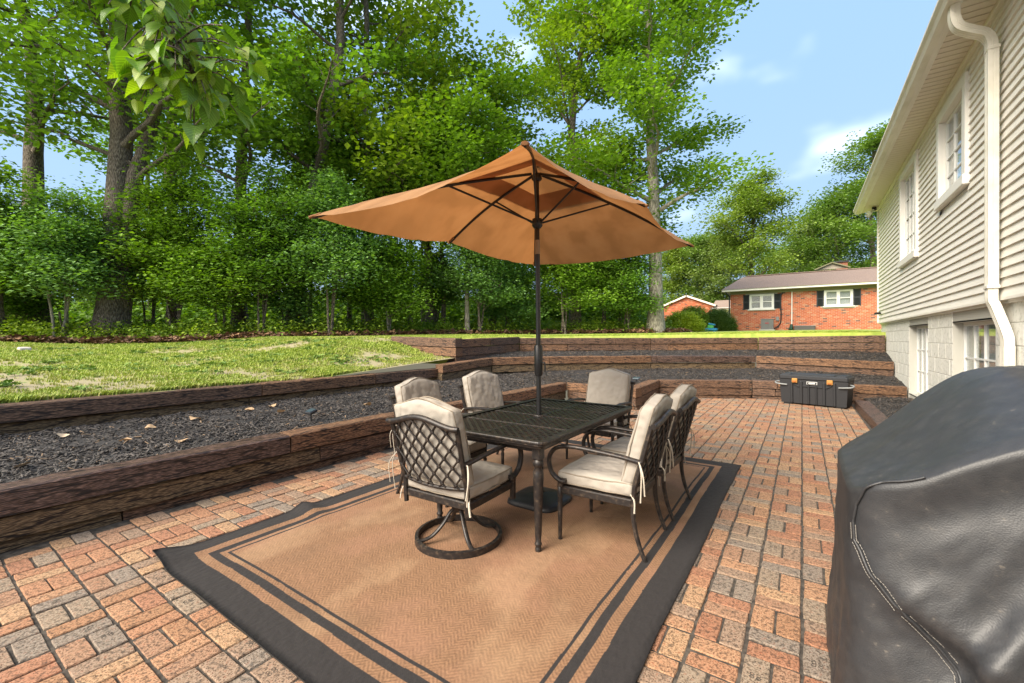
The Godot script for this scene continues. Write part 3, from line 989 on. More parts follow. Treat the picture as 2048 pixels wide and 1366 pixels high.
	obox("end_wall", Vector3(5.4, 2.6, zmax - 0.06), Vector3(7.2, 5.1, 0.1), M.siding, t)
	obox("back_wall", Vector3(9.0, 2.6, (zmin + zmax) / 2), Vector3(0.1, 5.1, zmax - zmin), M.siding, t)
	# downspout: ribbed square pipe with two elbows
	var ds := Node3D.new()
	put("downspout", ds, t)
	var seg := func(called: String, pts: Array, wd: float, parent: Node) -> void:
		var st := stn()
		var rings := []
		for k in pts.size():
			var d: Vector3 = ((pts[mini(k + 1, pts.size() - 1)] - pts[maxi(k - 1, 0)]) as Vector3).normalized()
			var sz := Vector3(0, 0, 1)
			var sx := sz.cross(d).normalized()
			sz = d.cross(sx).normalized()
			var ring := []
			for q in [[-1, -1], [-0.6, -1], [-0.5, -0.93], [-0.2, -0.93], [-0.1, -1], [0.1, -1], [0.2, -0.93], [0.5, -0.93], [0.6, -1], [1, -1], [1, -0.1], [0.94, 0], [1, 0.1], [1, 1], [-1, 1], [-1, 0.1], [-0.94, 0], [-1, -0.1]]:
				ring.append(pts[k] + sz * q[0] * wd + sx * q[1] * wd * 0.75)
			rings.append(ring)
		for k in pts.size() - 1:
			for j in 18:
				qd(st, rings[k][j], rings[k][(j + 1) % 18], rings[k + 1][(j + 1) % 18], rings[k + 1][j])
		obj(called, st, M.gutter, parent)
	seg.call("elbow", spline([Vector3(1.33, 4.88, -6.36), Vector3(1.33, 4.76, -6.37), Vector3(1.37, 4.66, -6.40), Vector3(1.48, 4.60, -6.45), Vector3(1.58, 4.56, -6.50), Vector3(1.635, 4.48, -6.53), Vector3(1.645, 4.36, -6.54)], 4), 0.052, ds)
	seg.call("pipe", [Vector3(1.647, 4.38, -6.54), Vector3(1.65, 1.90, -6.56)], 0.054, ds)
	seg.call("elbow", spline([Vector3(1.65, 1.92, -6.56), Vector3(1.65, 1.78, -6.56), Vector3(1.67, 1.70, -6.54), Vector3(1.715, 1.42, -6.42), Vector3(1.72, 1.32, -6.40), Vector3(1.72, 1.24, -6.40)], 4), 0.051, ds)
	seg.call("pipe", [Vector3(1.72, 1.30, -6.40), Vector3(1.72, 0.12, -6.40)], 0.054, ds)
	for y in [1.915, 4.40]:
		obox("strap", Vector3(1.65, y, -6.555 if y < 3 else -6.54), Vector3(0.098, 0.035, 0.122), M.gutter, ds, 0.003)
	# lamps under the far eave and a small camera on the corner
	var fl := Node3D.new()
	put("flood_light", fl, t)
	obox("box", Vector3(1.60, 4.83, -14.95), Vector3(0.10, 0.09, 0.10), M.black, fl, 0.01)
	for s in [-1.0, 1.0]:
		var st := stn()
		tube(st, [Vector3(1.58, 4.80, -14.95 + s * 0.05), Vector3(1.52, 4.74, -14.95 + s * 0.13), Vector3(1.47, 4.70, -14.95 + s * 0.17)], [0.02, 0.04, 0.065], 10)
		obj("lamp_head", st, M.white, fl)
	var cm := stn()
	tube(cm, [Vector3(1.70, 2.03, -14.7), Vector3(1.58, 2.02, -14.66)], 0.03, 8)
	obj("security_camera", cm, M.black, t)

# ---------------------------------------------------------------- the brick house across the lawn
func brick_skin(st: SurfaceTool, x0: float, x1: float, y0: float, y1: float, z: float, holes: Array, r: RandomNumberGenerator, gable := Vector3.ZERO) -> void:
	var bw := 0.213
	var bh := 0.0762
	var row := 0
	var y := y0
	while y < y1:
		var x := x0 - (bw / 2 if row % 2 else 0.0)
		while x < x1:
			var a := maxf(x, x0) + 0.005
			var b := minf(x + bw, x1) - 0.005
			x += bw
			var skip := b - a < 0.03
			if gable != Vector3.ZERO:
				var mid := (a + b) / 2
				if y > gable.y + (gable.z - gable.y) * (1.0 - absf(mid - gable.x) / ((x1 - x0) / 2)): skip = true
			for h in holes:
				if b > h[0] and a < h[1] and y + bh > h[2] and y < h[3]: skip = true
			if skip: continue
			var k := r.randf()
			var c := Color(0.42, 0.105, 0.045).lerp(Color(0.52, 0.165, 0.075), r.randf())
			if k < 0.08: c = Color(0.16, 0.085, 0.065)
			elif k < 0.16: c = Color(0.48, 0.24, 0.14)
			st.set_color(c)
			var p := Vector3((a + b) / 2, y + bh / 2, z)
			var hx := (b - a) / 2
			var hy := bh / 2 - 0.005
			var d := 0.010
			var f := [Vector3(-hx, -hy, d), Vector3(hx, -hy, d), Vector3(hx, hy, d), Vector3(-hx, hy, d)]
			var q := [Vector3(-hx, -hy, 0), Vector3(hx, -hy, 0), Vector3(hx, hy, 0), Vector3(-hx, hy, 0)]
			qd(st, p + f[0], p + f[1], p + f[2], p + f[3])
			for e in 4:
				qd(st, p + q[e], p + q[(e + 1) % 4], p + f[(e + 1) % 4], p + f[e])
		y += bh
		row += 1

func house_window(t: Node3D, x0: float, x1: float, y0: float, y1: float, z: float, blind: bool) -> void:
	var w := Node3D.new()
	put("window", w, t)
	if blind: w.set_meta("label", "white double window with pale blinds between black shutters")
	var xc := (x0 + x1) / 2
	var yc := (y0 + y1) / 2
	for s in [-1.0, 1.0]:
		obox("frame", Vector3(xc + s * (x1 - x0 - 0.12) / 2, yc, z + 0.02), Vector3(0.12, y1 - y0, 0.09), M.white, w, 0.005)
		obox("frame", Vector3(xc, yc + s * (y1 - y0 - 0.1) / 2, z + 0.018), Vector3(x1 - x0 - 0.24, 0.1, 0.085), M.white, w, 0.005)
	obox("frame", Vector3(xc, yc, z + 0.02), Vector3(0.16, y1 - y0 - 0.2, 0.09), M.white, w, 0.005)
	obox("sill", Vector3(xc, y0 - 0.03, z + 0.04), Vector3(x1 - x0 + 0.14, 0.06, 0.16), M.white, w, 0.008)
	for s in [-1.0, 1.0]:
		var px: float = xc + s * (x1 - x0) * 0.25
		obox("meeting_rail", Vector3(px - s * 0.01, yc, z + 0.01), Vector3((x1 - x0) / 2 - 0.2, 0.045, 0.06), M.white, w)
		for q in [-1.0, 1.0]:
			obox("pane", Vector3(px - s * 0.01, yc + q * (y1 - y0) * 0.22, z - 0.01), Vector3((x1 - x0) / 2 - 0.19, (y1 - y0) / 2 - 0.13, 0.01), M.glass, w)
		if blind: obox("blind", Vector3(px, yc, z - 0.09), Vector3((x1 - x0) / 2 - 0.15, y1 - y0 - 0.2, 0.02), M.curtain, w)
	obox("room_wall", Vector3(xc, yc, z - 0.5), Vector3(x1 - x0 + 0.6, y1 - y0 + 0.4, 0.05), M.room, w)
	for s in [-1.0, 1.0]:
		var sh := Node3D.new()
		put("shutter", sh, t)
		var sx: float = xc + s * ((x1 - x0) / 2 + 0.18)
		for q in [-1.0, 1.0]:
			obox("stile", Vector3(sx + q * 0.145, yc, z + 0.03), Vector3(0.05, y1 - y0 + 0.04, 0.04), M.shutter, sh)
		for k in 12:
			obox("slat", Vector3(sx, y0 + 0.05 + k * (y1 - y0 - 0.06) / 11.5, z + 0.028), Vector3(0.245, 0.085, 0.012), M.shutter, sh, 0.0, Basis(Vector3.RIGHT, 0.5))
		obox("rail", Vector3(sx, yc, z + 0.03), Vector3(0.242, 0.07, 0.036), M.shutter, sh)

func brick_house() -> void:
	var z := -30.7
	var r := RandomNumberGenerator.new()
	r.seed = 4
	var t := thing("brick_house", "single-storey red brick house with brown shingle roof and black shutters", "house")
	var wins := [[-2.73, -1.42, 3.16, 4.08], [1.05, 2.37, 3.20, 4.12]]
	var st := stn()
	brick_skin(st, -3.80, 8.0, 1.62, 4.15, z, [[-2.79, -1.36, 3.08, 4.08], [0.99, 2.43, 3.12, 4.12]], r)
	var o := obj("brick_wall", st, M.housebrick, t)
	o.set_meta("kind", "stuff")
	for b in [[-3.80, -2.7, 1.4, 4.3], [-2.7, -1.45, 1.4, 3.16], [-2.7, -1.45, 4.05, 4.3], [-1.45, 1.08, 1.4, 4.3], [1.08, 2.34, 1.4, 3.2], [1.08, 2.34, 4.1, 4.3], [2.34, 8.0, 1.4, 4.3]]:
		obox("mortar", Vector3((b[0] + b[1]) / 2, (b[2] + b[3]) / 2, z - 0.1), Vector3(b[1] - b[0], b[3] - b[2], 0.205), M.mortar, t)
	obox("end_wall", Vector3(-3.72, 2.8, z - 3.9), Vector3(0.1, 2.9, 7.4), M.mortar, t)
	house_window(t, wins[0][0], wins[0][1], wins[0][2], wins[0][3], z, false)
	house_window(t, wins[1][0], wins[1][1], wins[1][2], wins[1][3], z, true)
	obox("frieze", Vector3(2.1, 4.22, z + 0.05), Vector3(11.8, 0.17, 0.08), M.olive, t)
	obox("soffit", Vector3(2.0, 4.30, z + 0.25), Vector3(12.4, 0.03, 0.6), M.olive, t)
	obox("fascia", Vector3(2.0, 4.37, z + 0.56), Vector3(12.45, 0.13, 0.04), M.trim, t)
	# hipped roof: rows of shingle courses as real steps
	var rows := 16
	for k in rows:
		var a := float(k) / rows
		var b := float(k + 1) / rows + 0.01
		var rs := stn()
		var run_ := 4.2
		var rise := 1.25
		var hip := 0.8
		var pa := Vector3(-4.25 + hip * a, 4.42 + rise * a + 0.014, z + 0.62 - run_ * a)
		var pb := Vector3(-4.25 + hip * b, 4.42 + rise * b, z + 0.62 - run_ * b)
		var qa := Vector3(8.3, pa.y, pa.z)
		var qb := Vector3(8.3, pb.y, pb.z)
		qd(rs, pa, qa, qb, pb)
		qd(rs, pa - Vector3(0, 0.014, 0), qa - Vector3(0, 0.014, 0), qa, pa)
		var la := Vector3(pa.x, pa.y, z - 8.4 + run_ * a)
		var lb := Vector3(pb.x, pb.y, z - 8.4 + run_ * b)
		qd(rs, la, pa, pb, lb)
		obj("shingle_course", rs, M.shingle, t)
	obox("ridge_cap", Vector3(2.5, 5.70, z - 3.62), Vector3(11.5, 0.06, 0.3), M.shingle, t, 0.02)
	var gb := stn()
	var gz := z - 5.3
	tri(gb, Vector3(0.75, 6.02, gz), Vector3(2.6, 6.02, gz), Vector3(1.68, 6.42, gz))
	obj("gable", gb, mat(lin(0.38, 0.33, 0.26), 0.7), t)
	for s in [-1.0, 1.0]:
		obox("rake_board", Vector3(1.68 + s * 0.48, 6.24, gz + 0.08), Vector3(1.06, 0.07, 0.2), M.olive, t, 0.0, Basis(Vector3.FORWARD, s * 0.405))
	var ch := Node3D.new()
	put("chimney", ch, t)
	obox("stack", Vector3(2.25, 6.05, z - 6.2), Vector3(0.6, 0.95, 0.6), mat(lin(0.30, 0.12, 0.07), 0.9), ch)
	obox("cap", Vector3(2.25, 6.55, z - 6.2), Vector3(0.75, 0.09, 0.75), M.black, ch)
	# pipes on the wall
	var p := stn()
	tube(p, [Vector3(-0.50, 4.2, z + 0.06), Vector3(-0.51, 2.1, z + 0.06)], 0.032, 8)
	obj("white_pipe", p, M.white, t)
	p = stn()
	tube(p, spline([Vector3(-0.75, 4.2, z + 0.05), Vector3(-1.02, 4.05, z + 0.06), Vector3(-1.07, 3.6, z + 0.06), Vector3(-1.05, 2.6, z + 0.06), Vector3(-1.14, 2.2, z + 0.07), Vector3(-1.42, 1.92, z + 0.2)]), 0.035, 8)
	obj("conduit", p, M.black, t)
	obox("meter_box", Vector3(-1.235, 2.55, z + 0.06), Vector3(0.16, 0.24, 0.1), M.grey, t, 0.01)
	# corner downspout
	p = stn()
	tube(p, spline([Vector3(-4.0, 4.32, z + 0.5), Vector3(-3.98, 4.18, z + 0.4), Vector3(-3.86, 4.05, z + 0.1), Vector3(-3.86, 3.8, z + 0.05), Vector3(-3.86, 1.8, z + 0.05)]), 0.04, 6)
	obj("downspout", p, M.shutter, t)
	# window well
	obox("window_well", Vector3(0.12, 1.92, z + 0.25), Vector3(1.0, 0.34, 0.5), M.room, t, 0.02)
	obox("window_well_rim", Vector3(0.12, 2.09, z + 0.25), Vector3(1.06, 0.03, 0.54), M.grey, t)
	var gy := upper(-1.74, z + 0.6)
	var ac := thing("air_conditioner", "grey louvred air conditioning unit standing against the brick wall", "air conditioner", Vector3(-1.74, gy, z + 0.62))
	obox("pad", Vector3(0, 0.03, 0), Vector3(0.8, 0.06, 0.8), M.mortar, ac)
	obox("casing", Vector3(0, 0.36, 0), Vector3(0.56, 0.58, 0.56), M.room, ac)
	for k in 11:
		obox("louvre", Vector3(-0.30 + k * 0.06, 0.36, 0.30), Vector3(0.035, 0.6, 0.02), M.grey, ac, 0.004)
	for k in 11:
		obox("louvre", Vector3(0.31, 0.36, -0.30 + k * 0.06), Vector3(0.02, 0.6, 0.035), M.grey, ac, 0.004)
	obox("top_grille", Vector3(0, 0.68, 0), Vector3(0.66, 0.04, 0.66), M.grey, ac, 0.01)
	obox("badge", Vector3(0, 0.44, 0.315), Vector3(0.2, 0.05, 0.01), mat(lin(0.35, 0.03, 0.04), 0.5), ac)
	var wb := thing("downspout_boot", "dark green drain boot at the foot of the white pipe", "drain", Vector3(-0.53, upper(-0.5, z + 0.2), z + 0.2))
	var ws := stn()
	tube(ws, [Vector3(0, 0.34, -0.1), Vector3(0, 0.16, -0.04), Vector3(-0.03, 0.0, 0.08)], [0.07, 0.1, 0.13], 8)
	obj("body", ws, mat(lin(0.01, 0.05, 0.03), 0.5), wb)

func far_house() -> void:
	var t := thing("brick_house", "distant red brick house with a pale gable roof edge behind the hedge", "house")
	var r := RandomNumberGenerator.new()
	r.seed = 8
	var z := -48.0
	var st := stn()
	brick_skin(st, -12.7, -7.5, 1.9, 5.65, z, [], r, Vector3(-10.1, 4.66, 5.72))
	var o := obj("brick_wall", st, M.housebrick, t)
	o.set_meta("kind", "stuff")
	var g := stn()
	qd(g, Vector3(-12.7, 1.5, z - 0.02), Vector3(-7.5, 1.5, z - 0.02), Vector3(-7.5, 4.68, z - 0.02), Vector3(-12.7, 4.68, z - 0.02))
	tri(g, Vector3(-12.7, 4.68, z - 0.02), Vector3(-7.5, 4.68, z - 0.02), Vector3(-10.1, 5.72, z - 0.02))
	obj("gable_wall", g, M.mortar, t)
	for s in [-1.0, 1.0]:
		obox("rake_board", Vector3(-10.1 + s * 1.38, 5.26, z + 0.12), Vector3(3.1, 0.17, 0.34), M.soffit, t, 0.0, Basis(Vector3.FORWARD, s * 0.381))
		obox("roof", Vector3(-10.1 + s * 1.40, 5.32, z - 4.9), Vector3(3.1, 0.08, 9.6), M.shingle, t, 0.0, Basis(Vector3.FORWARD, s * 0.381))
	# wing beside it
	obox("wing_wall", Vector3(-5.2, 3.0, z - 0.5), Vector3(4.6, 2.7, 0.2), M.soffit, t)
	obox("wing_fascia", Vector3(-5.2, 4.33, z + 0.3), Vector3(5.0, 0.2, 0.08), M.white, t)
	obox("wing_roof", Vector3(-5.2, 4.85, z - 1.1), Vector3(5.0, 0.08, 3.2), M.shingle, t, 0.0, Basis(Vector3.RIGHT, 0.33))

# ---------------------------------------------------------------- table and chairs
# a pillow: rounded box, puffed, bent by a function of the unit cube point
func pillow(half: Vector3, rad: float, puff: Vector3, bend: Callable, n := 12) -> SurfaceTool:
	var st := stn()
	st.set_smooth_group(0)
	var f := func(c: Vector3) -> Vector3:
		var p := c * half
		var inner := Vector3(clampf(p.x, -half.x + rad, half.x - rad), clampf(p.y, -half.y + rad, half.y - rad), clampf(p.z, -half.z + rad, half.z - rad))
		var d := p - inner
		var q := inner + (d.normalized() * rad if d.length() > 1e-6 else Vector3.ZERO)
		q.x *= 1.0 + puff.x * (1 - c.y * c.y) * (1 - c.z * c.z)
		q.y *= 1.0 + puff.y * (1 - c.x * c.x) * (1 - c.z * c.z)
		q.z *= 1.0 + puff.z * (1 - c.x * c.x) * (1 - c.y * c.y)
		return bend.call(q)
	for ax in 3:
		for sg in [-1.0, 1.0]:
			for i in n:
				for j in n:
					var g := func(a: int, b: int) -> Vector3:
						var c := Vector3.ZERO
						c[ax] = sg
						c[(ax + 1) % 3] = sin((-1.0 + 2.0 * a / n) * PI / 2)
						c[(ax + 2) % 3] = sin((-1.0 + 2.0 * b / n) * PI / 2)
						return f.call(c)
					if sg > 0: qd(st, g.call(i, j), g.call(i + 1, j), g.call(i + 1, j + 1), g.call(i, j + 1))
					else: qd(st, g.call(i, j), g.call(i, j + 1), g.call(i + 1, j + 1), g.call(i + 1, j))
	st.set_smooth_group(-1)
	return st

# slope of the chair back
func back_at(y: float) -> float:
	return 0.235 + (y - 0.42) * 0.27

func chair(called: String, label: String, swivel: bool, group: String, sd: int) -> Node3D:
	var t := thing(called, label, "chair", Vector3.ZERO, 0.0, group)
	var n := FastNoiseLite.new()
	n.seed = sd
	n.frequency = 1.0
	var st := stn()
	# seat frame
	for s in [-1.0, 1.0]:
		bx(st, Vector3(s * 0.262, 0.352, -0.02), Vector3(0.03, 0.05, 0.50), Basis.IDENTITY, 0.006)
		bx(st, Vector3(0, 0.352, -0.02 + s * 0.245), Vector3(0.50, 0.05, 0.03), Basis.IDENTITY, 0.006)
	for k in 5:
		bx(st, Vector3(-0.2 + k * 0.1, 0.366, -0.02), Vector3(0.03, 0.008, 0.47))
	obj("seat_frame", st, M.metal, t)
	if swivel:
		st = stn()
		bx(st, Vector3(0, 0.315, 0.0), Vector3(0.30, 0.025, 0.30), Basis.IDENTITY, 0.006)
		lathe(st, [Vector2(0.0, 0.20), Vector2(0.045, 0.20), Vector2(0.05, 0.23), Vector2(0.065, 0.245), Vector2(0.07, 0.285), Vector2(0.04, 0.30), Vector2(0.04, 0.32)], 16)
		obj("swivel_plate", st, M.metal, t)
		st = stn()
		var ring := []
		for k in 41: ring.append(Vector3(cos(k * TAU / 40.0) * 0.285, 0.028, sin(k * TAU / 40.0) * 0.285))
		st.set_smooth_group(0)
		for k in 40:
			var a := k * TAU / 40.0
			var b := (k + 1) * TAU / 40.0
			var pr := [Vector2(0.296, 0.004), Vector2(0.296, 0.052), Vector2(0.274, 0.056), Vector2(0.272, 0.004)]
			for q in 4:
				var p: Vector2 = pr[q]
				var w: Vector2 = pr[(q + 1) % 4]
				st.set_smooth_group(q + 1)
				qd(st, Vector3(cos(a) * p.x, p.y, sin(a) * p.x), Vector3(cos(a) * w.x, w.y, sin(a) * w.x), Vector3(cos(b) * w.x, w.y, sin(b) * w.x), Vector3(cos(b) * p.x, p.y, sin(b) * p.x))
		obj("ring_base", st, M.metal, t)
		for k in 4:
			var a := k * PI / 2 + 0.55
			var d := Vector3(cos(a), 0, sin(a))
			st = stn()
			tube(st, spline([d * 0.02 + Vector3(0, 0.215, 0), d * 0.06 + Vector3(0, 0.20, 0), d * 0.11 + Vector3(0, 0.13, 0), d * 0.19 + Vector3(0, 0.06, 0), d * 0.277 + Vector3(0, 0.04, 0)]), 0.016, 8, true, 0.7)
			obj("spoke", st, M.metal, t)
		for s in [-1.0, 1.0]:
			st = stn()
			bx(st, Vector3(s * 0.272, 0.33, -0.262), Vector3(0.034, 0.16, 0.034), Basis.IDENTITY, 0.005)
			obj("front_post", st, M.metal, t)
	else:
		for s in [-1.0, 1.0]:
			st = stn()
			lathe(st, [Vector2(0.0, 0.0), Vector2(0.011, 0.0), Vector2(0.014, 0.012), Vector2(0.0115, 0.026), Vector2(0.013, 0.04), Vector2(0.0155, 0.17), Vector2(0.0175, 0.235), Vector2(0.012, 0.25), Vector2(0.019, 0.268), Vector2(0.012, 0.286), Vector2(0.018, 0.30), Vector2(0.018, 0.38), Vector2(0.0, 0.38)], 10, Vector3(s * 0.272, 0, -0.262))
			obj("leg", st, M.metal, t)
			st = stn()
			tube(st, spline([Vector3(s * 0.258, 0.37, 0.235), Vector3(s * 0.258, 0.26, 0.236), Vector3(s * 0.258, 0.13, 0.262), Vector3(s * 0.26, 0.0, 0.312)]), [0.017, 0.017, 0.017, 0.017, 0.017, 0.0165, 0.016, 0.016, 0.016, 0.016, 0.016, 0.015, 0.015, 0.015, 0.015, 0.015], 6, true, 1.0, false)
			obj("leg", st, M.metal, t)
	# back: posts, crest rail, lower rail, diamond lattice
	st = stn()
	for s in [-1.0, 1.0]:
		tube(st, [Vector3(s * 0.258, 0.29 if swivel else 0.345, 0.235), Vector3(s * 0.262, 0.45, back_at(0.45)), Vector3(s * 0.272, 0.84, back_at(0.84))], 0.0165, 6, true, 1.0, false)
	var crest := []
	for k in 17:
		var u := -1.0 + k / 8.0
		crest.append(Vector3(u * 0.292, 0.846 + 0.052 * (0.5 + 0.5 * cos(u * PI)) * (1.0 if absf(u) < 1 else 0.6), back_at(0.86) + 0.012 + 0.028 * (1 - u * u)))
	tube(st, crest, 0.0185, 8)
	var low := []
	for k in 9:
		var u := -1.0 + k / 4.0
		low.append(Vector3(u * 0.26, 0.462 - 0.012 * (1 - u * u), back_at(0.46) + 0.03 * (1 - u * u)))
	tube(st, low, 0.012, 6)
	obj("back_frame", st, M.metal, t)
	st = stn()
	var lat := func(x: float, y: float) -> Vector3:
		return Vector3(x, y, back_at(y) + 0.006 + 0.03 * (1 - pow(x / 0.27, 2)))
	var top := func(x: float) -> float:
		return 0.838 + 0.052 * (0.5 + 0.5 * cos(x / 0.292 * PI))
	var step := 0.0985
	for dgn in [-1.0, 1.0]:
		for k in range(-9, 10):
			var pts := []
			for q in 60:
				var x := -0.262 + 0.524 * q / 59.0
				var y: float = 0.65 + dgn * (x - (k + 0.5) * step) * 1.12
				if y > 0.458 and y < top.call(x): pts.append(lat.call(x, y))
			if pts.size() > 2:
				var few := []
				for q in pts.size():
					if q % 5 == 0 or q == pts.size() - 1: few.append(pts[q])
				if few.size() > 1: tube(st, few, 0.0095, 5, false, 0.65)
	obj("lattice_back", st, M.metal, t)
	st = stn()
	for i in range(-6, 7):
		for j in range(-5, 6):
			if (i + j) & 1 == 0: continue
			var x := i * step / 2
			var y := 0.65 + j * step / 2 * 1.12
			if absf(x) < 0.25 and y > 0.475 and y < top.call(x) - 0.02:
				bx(st, lat.call(x, y), Vector3(0.021, 0.021, 0.018), Basis(Vector3.FORWARD, PI / 4), 0.003)
	obj("lattice_boss", st, M.metal, t)
	# arms with a scroll
	for s in [-1.0, 1.0]:
		st = stn()
		var path := spline([Vector3(s * 0.268, 0.615, back_at(0.615) + 0.0), Vector3(s * 0.288, 0.638, 0.16), Vector3(s * 0.296, 0.652, 0.0), Vector3(s * 0.297, 0.658, -0.17), Vector3(s * 0.296, 0.632, -0.285), Vector3(s * 0.294, 0.555, -0.335), Vector3(s * 0.290, 0.465, -0.318), Vector3(s * 0.285, 0.418, -0.262), Vector3(s * 0.282, 0.415, -0.215)], 4)
		var rad := []
		for k in path.size(): rad.append(0.0205 if k < path.size() - 6 else lerpf(0.0205, 0.026, (k - path.size() + 6) / 6.0))
		tube(st, path, rad, 10, true, 0.72)
		bx(st, Vector3(s * 0.278, 0.40, -0.255), Vector3(0.03, 0.06, 0.04), Basis.IDENTITY, 0.006)
		obj("arm", st, M.metal, t)
	# cushions
	var seat_bend := func(q: Vector3) -> Vector3:
		var w := n.get_noise_3d(q.x * 6, q.y * 5, q.z * 6) * 0.006
		return q + Vector3(w * 0.4, 0.428 + w, -0.028)
	var sc := obj("seat_cushion", pillow(Vector3(0.262, 0.047, 0.265), 0.03, Vector3(0, 0.42, 0), seat_bend, 14), M.cushion, t)
	var back_bend := func(q: Vector3) -> Vector3:
		var v := (q.y + 0.255) / 0.51
		var y := q.y + 0.705 + 0.05 * (0.5 + 0.5 * cos(clampf(q.x / 0.26, -1, 1) * PI)) * ss(0.55, 1.0, v)
		var w := n.get_noise_3d(q.x * 7, q.y * 3.5, q.z * 7 + 3.0) * 0.009 + n.get_noise_3d(q.x * 22, q.y * 4, q.z * 3) * 0.004 * ss(0.6, 1.0, v)
		return Vector3(q.x + w * 0.3, y, back_at(y) - 0.058 + q.z + w)
	var bc := obj("back_cushion", pillow(Vector3(0.255, 0.255, 0.052), 0.036, Vector3(0, 0, 0.34), back_bend, 16), M.cushion, t)
	for face in [-1.0, 1.0]:
		st = stn()
		var loop := []
		for k in 49:
			var a := k * TAU / 48.0
			var ca := cos(a)
			var sa := sin(a)
			var m := maxf(absf(ca), absf(sa))
			var q := Vector3(ca / m, sa / m, 0)
			var e := Vector3(signf(q.x) * minf(absf(q.x) * 0.257, 0.244 + 0.013 * (1 - absf(q.y))), signf(q.y) * minf(absf(q.y) * 0.257, 0.244 + 0.013 * (1 - absf(q.x))), face * 0.036)
			loop.append(back_bend.call(e))
		tube(st, loop, 0.0042, 5, false)
		obj("piping", st, M.piping, bc)
		st = stn()
		loop = []
		for k in 49:
			var a := k * TAU / 48.0
			var ca := cos(a)
			var sa := sin(a)
			var m := maxf(absf(ca), absf(sa))
			var q := Vector3(ca / m, 0, sa / m)
			loop.append(seat_bend.call(Vector3(signf(q.x) * minf(absf(q.x) * 0.264, 0.252 + 0.012 * (1 - absf(q.z))), face * 0.034, signf(q.z) * minf(absf(q.z) * 0.267, 0.255 + 0.012 * (1 - absf(q.x))))))
		tube(st, loop, 0.0042, 5, false)
		obj("piping", st, M.piping, sc)
	# cloth ties hanging at the back corners
	for s in [-1.0, 1.0]:
		st = stn()
		var a := Vector3(s * 0.268, 0.60, back_at(0.60) - 0.01)
		for w in [[0.03, 0.05, 0.17], [0.015, 0.02, 0.22]]:
			tube(st, spline([a, a + Vector3(s * 0.03, 0.02, 0.01), a + Vector3(s * (0.035 + w[0]), -0.05, 0.02 + w[1] * 0.5), a + Vector3(s * (0.02 + w[0]), -w[2], w[1])]), 0.005, 5, true, 0.5)
		obj("tie_strap", st, M.strap, t)
		st = stn()
		a = Vector3(s * 0.262, 0.405, 0.22)
		tube(st, spline([a, a + Vector3(s * 0.02, -0.03, 0.03), a + Vector3(s * 0.035, -0.10, 0.035)]), 0.007, 5, true, 0.4)
		obj("tie_strap", st, M.strap, t)
	return t

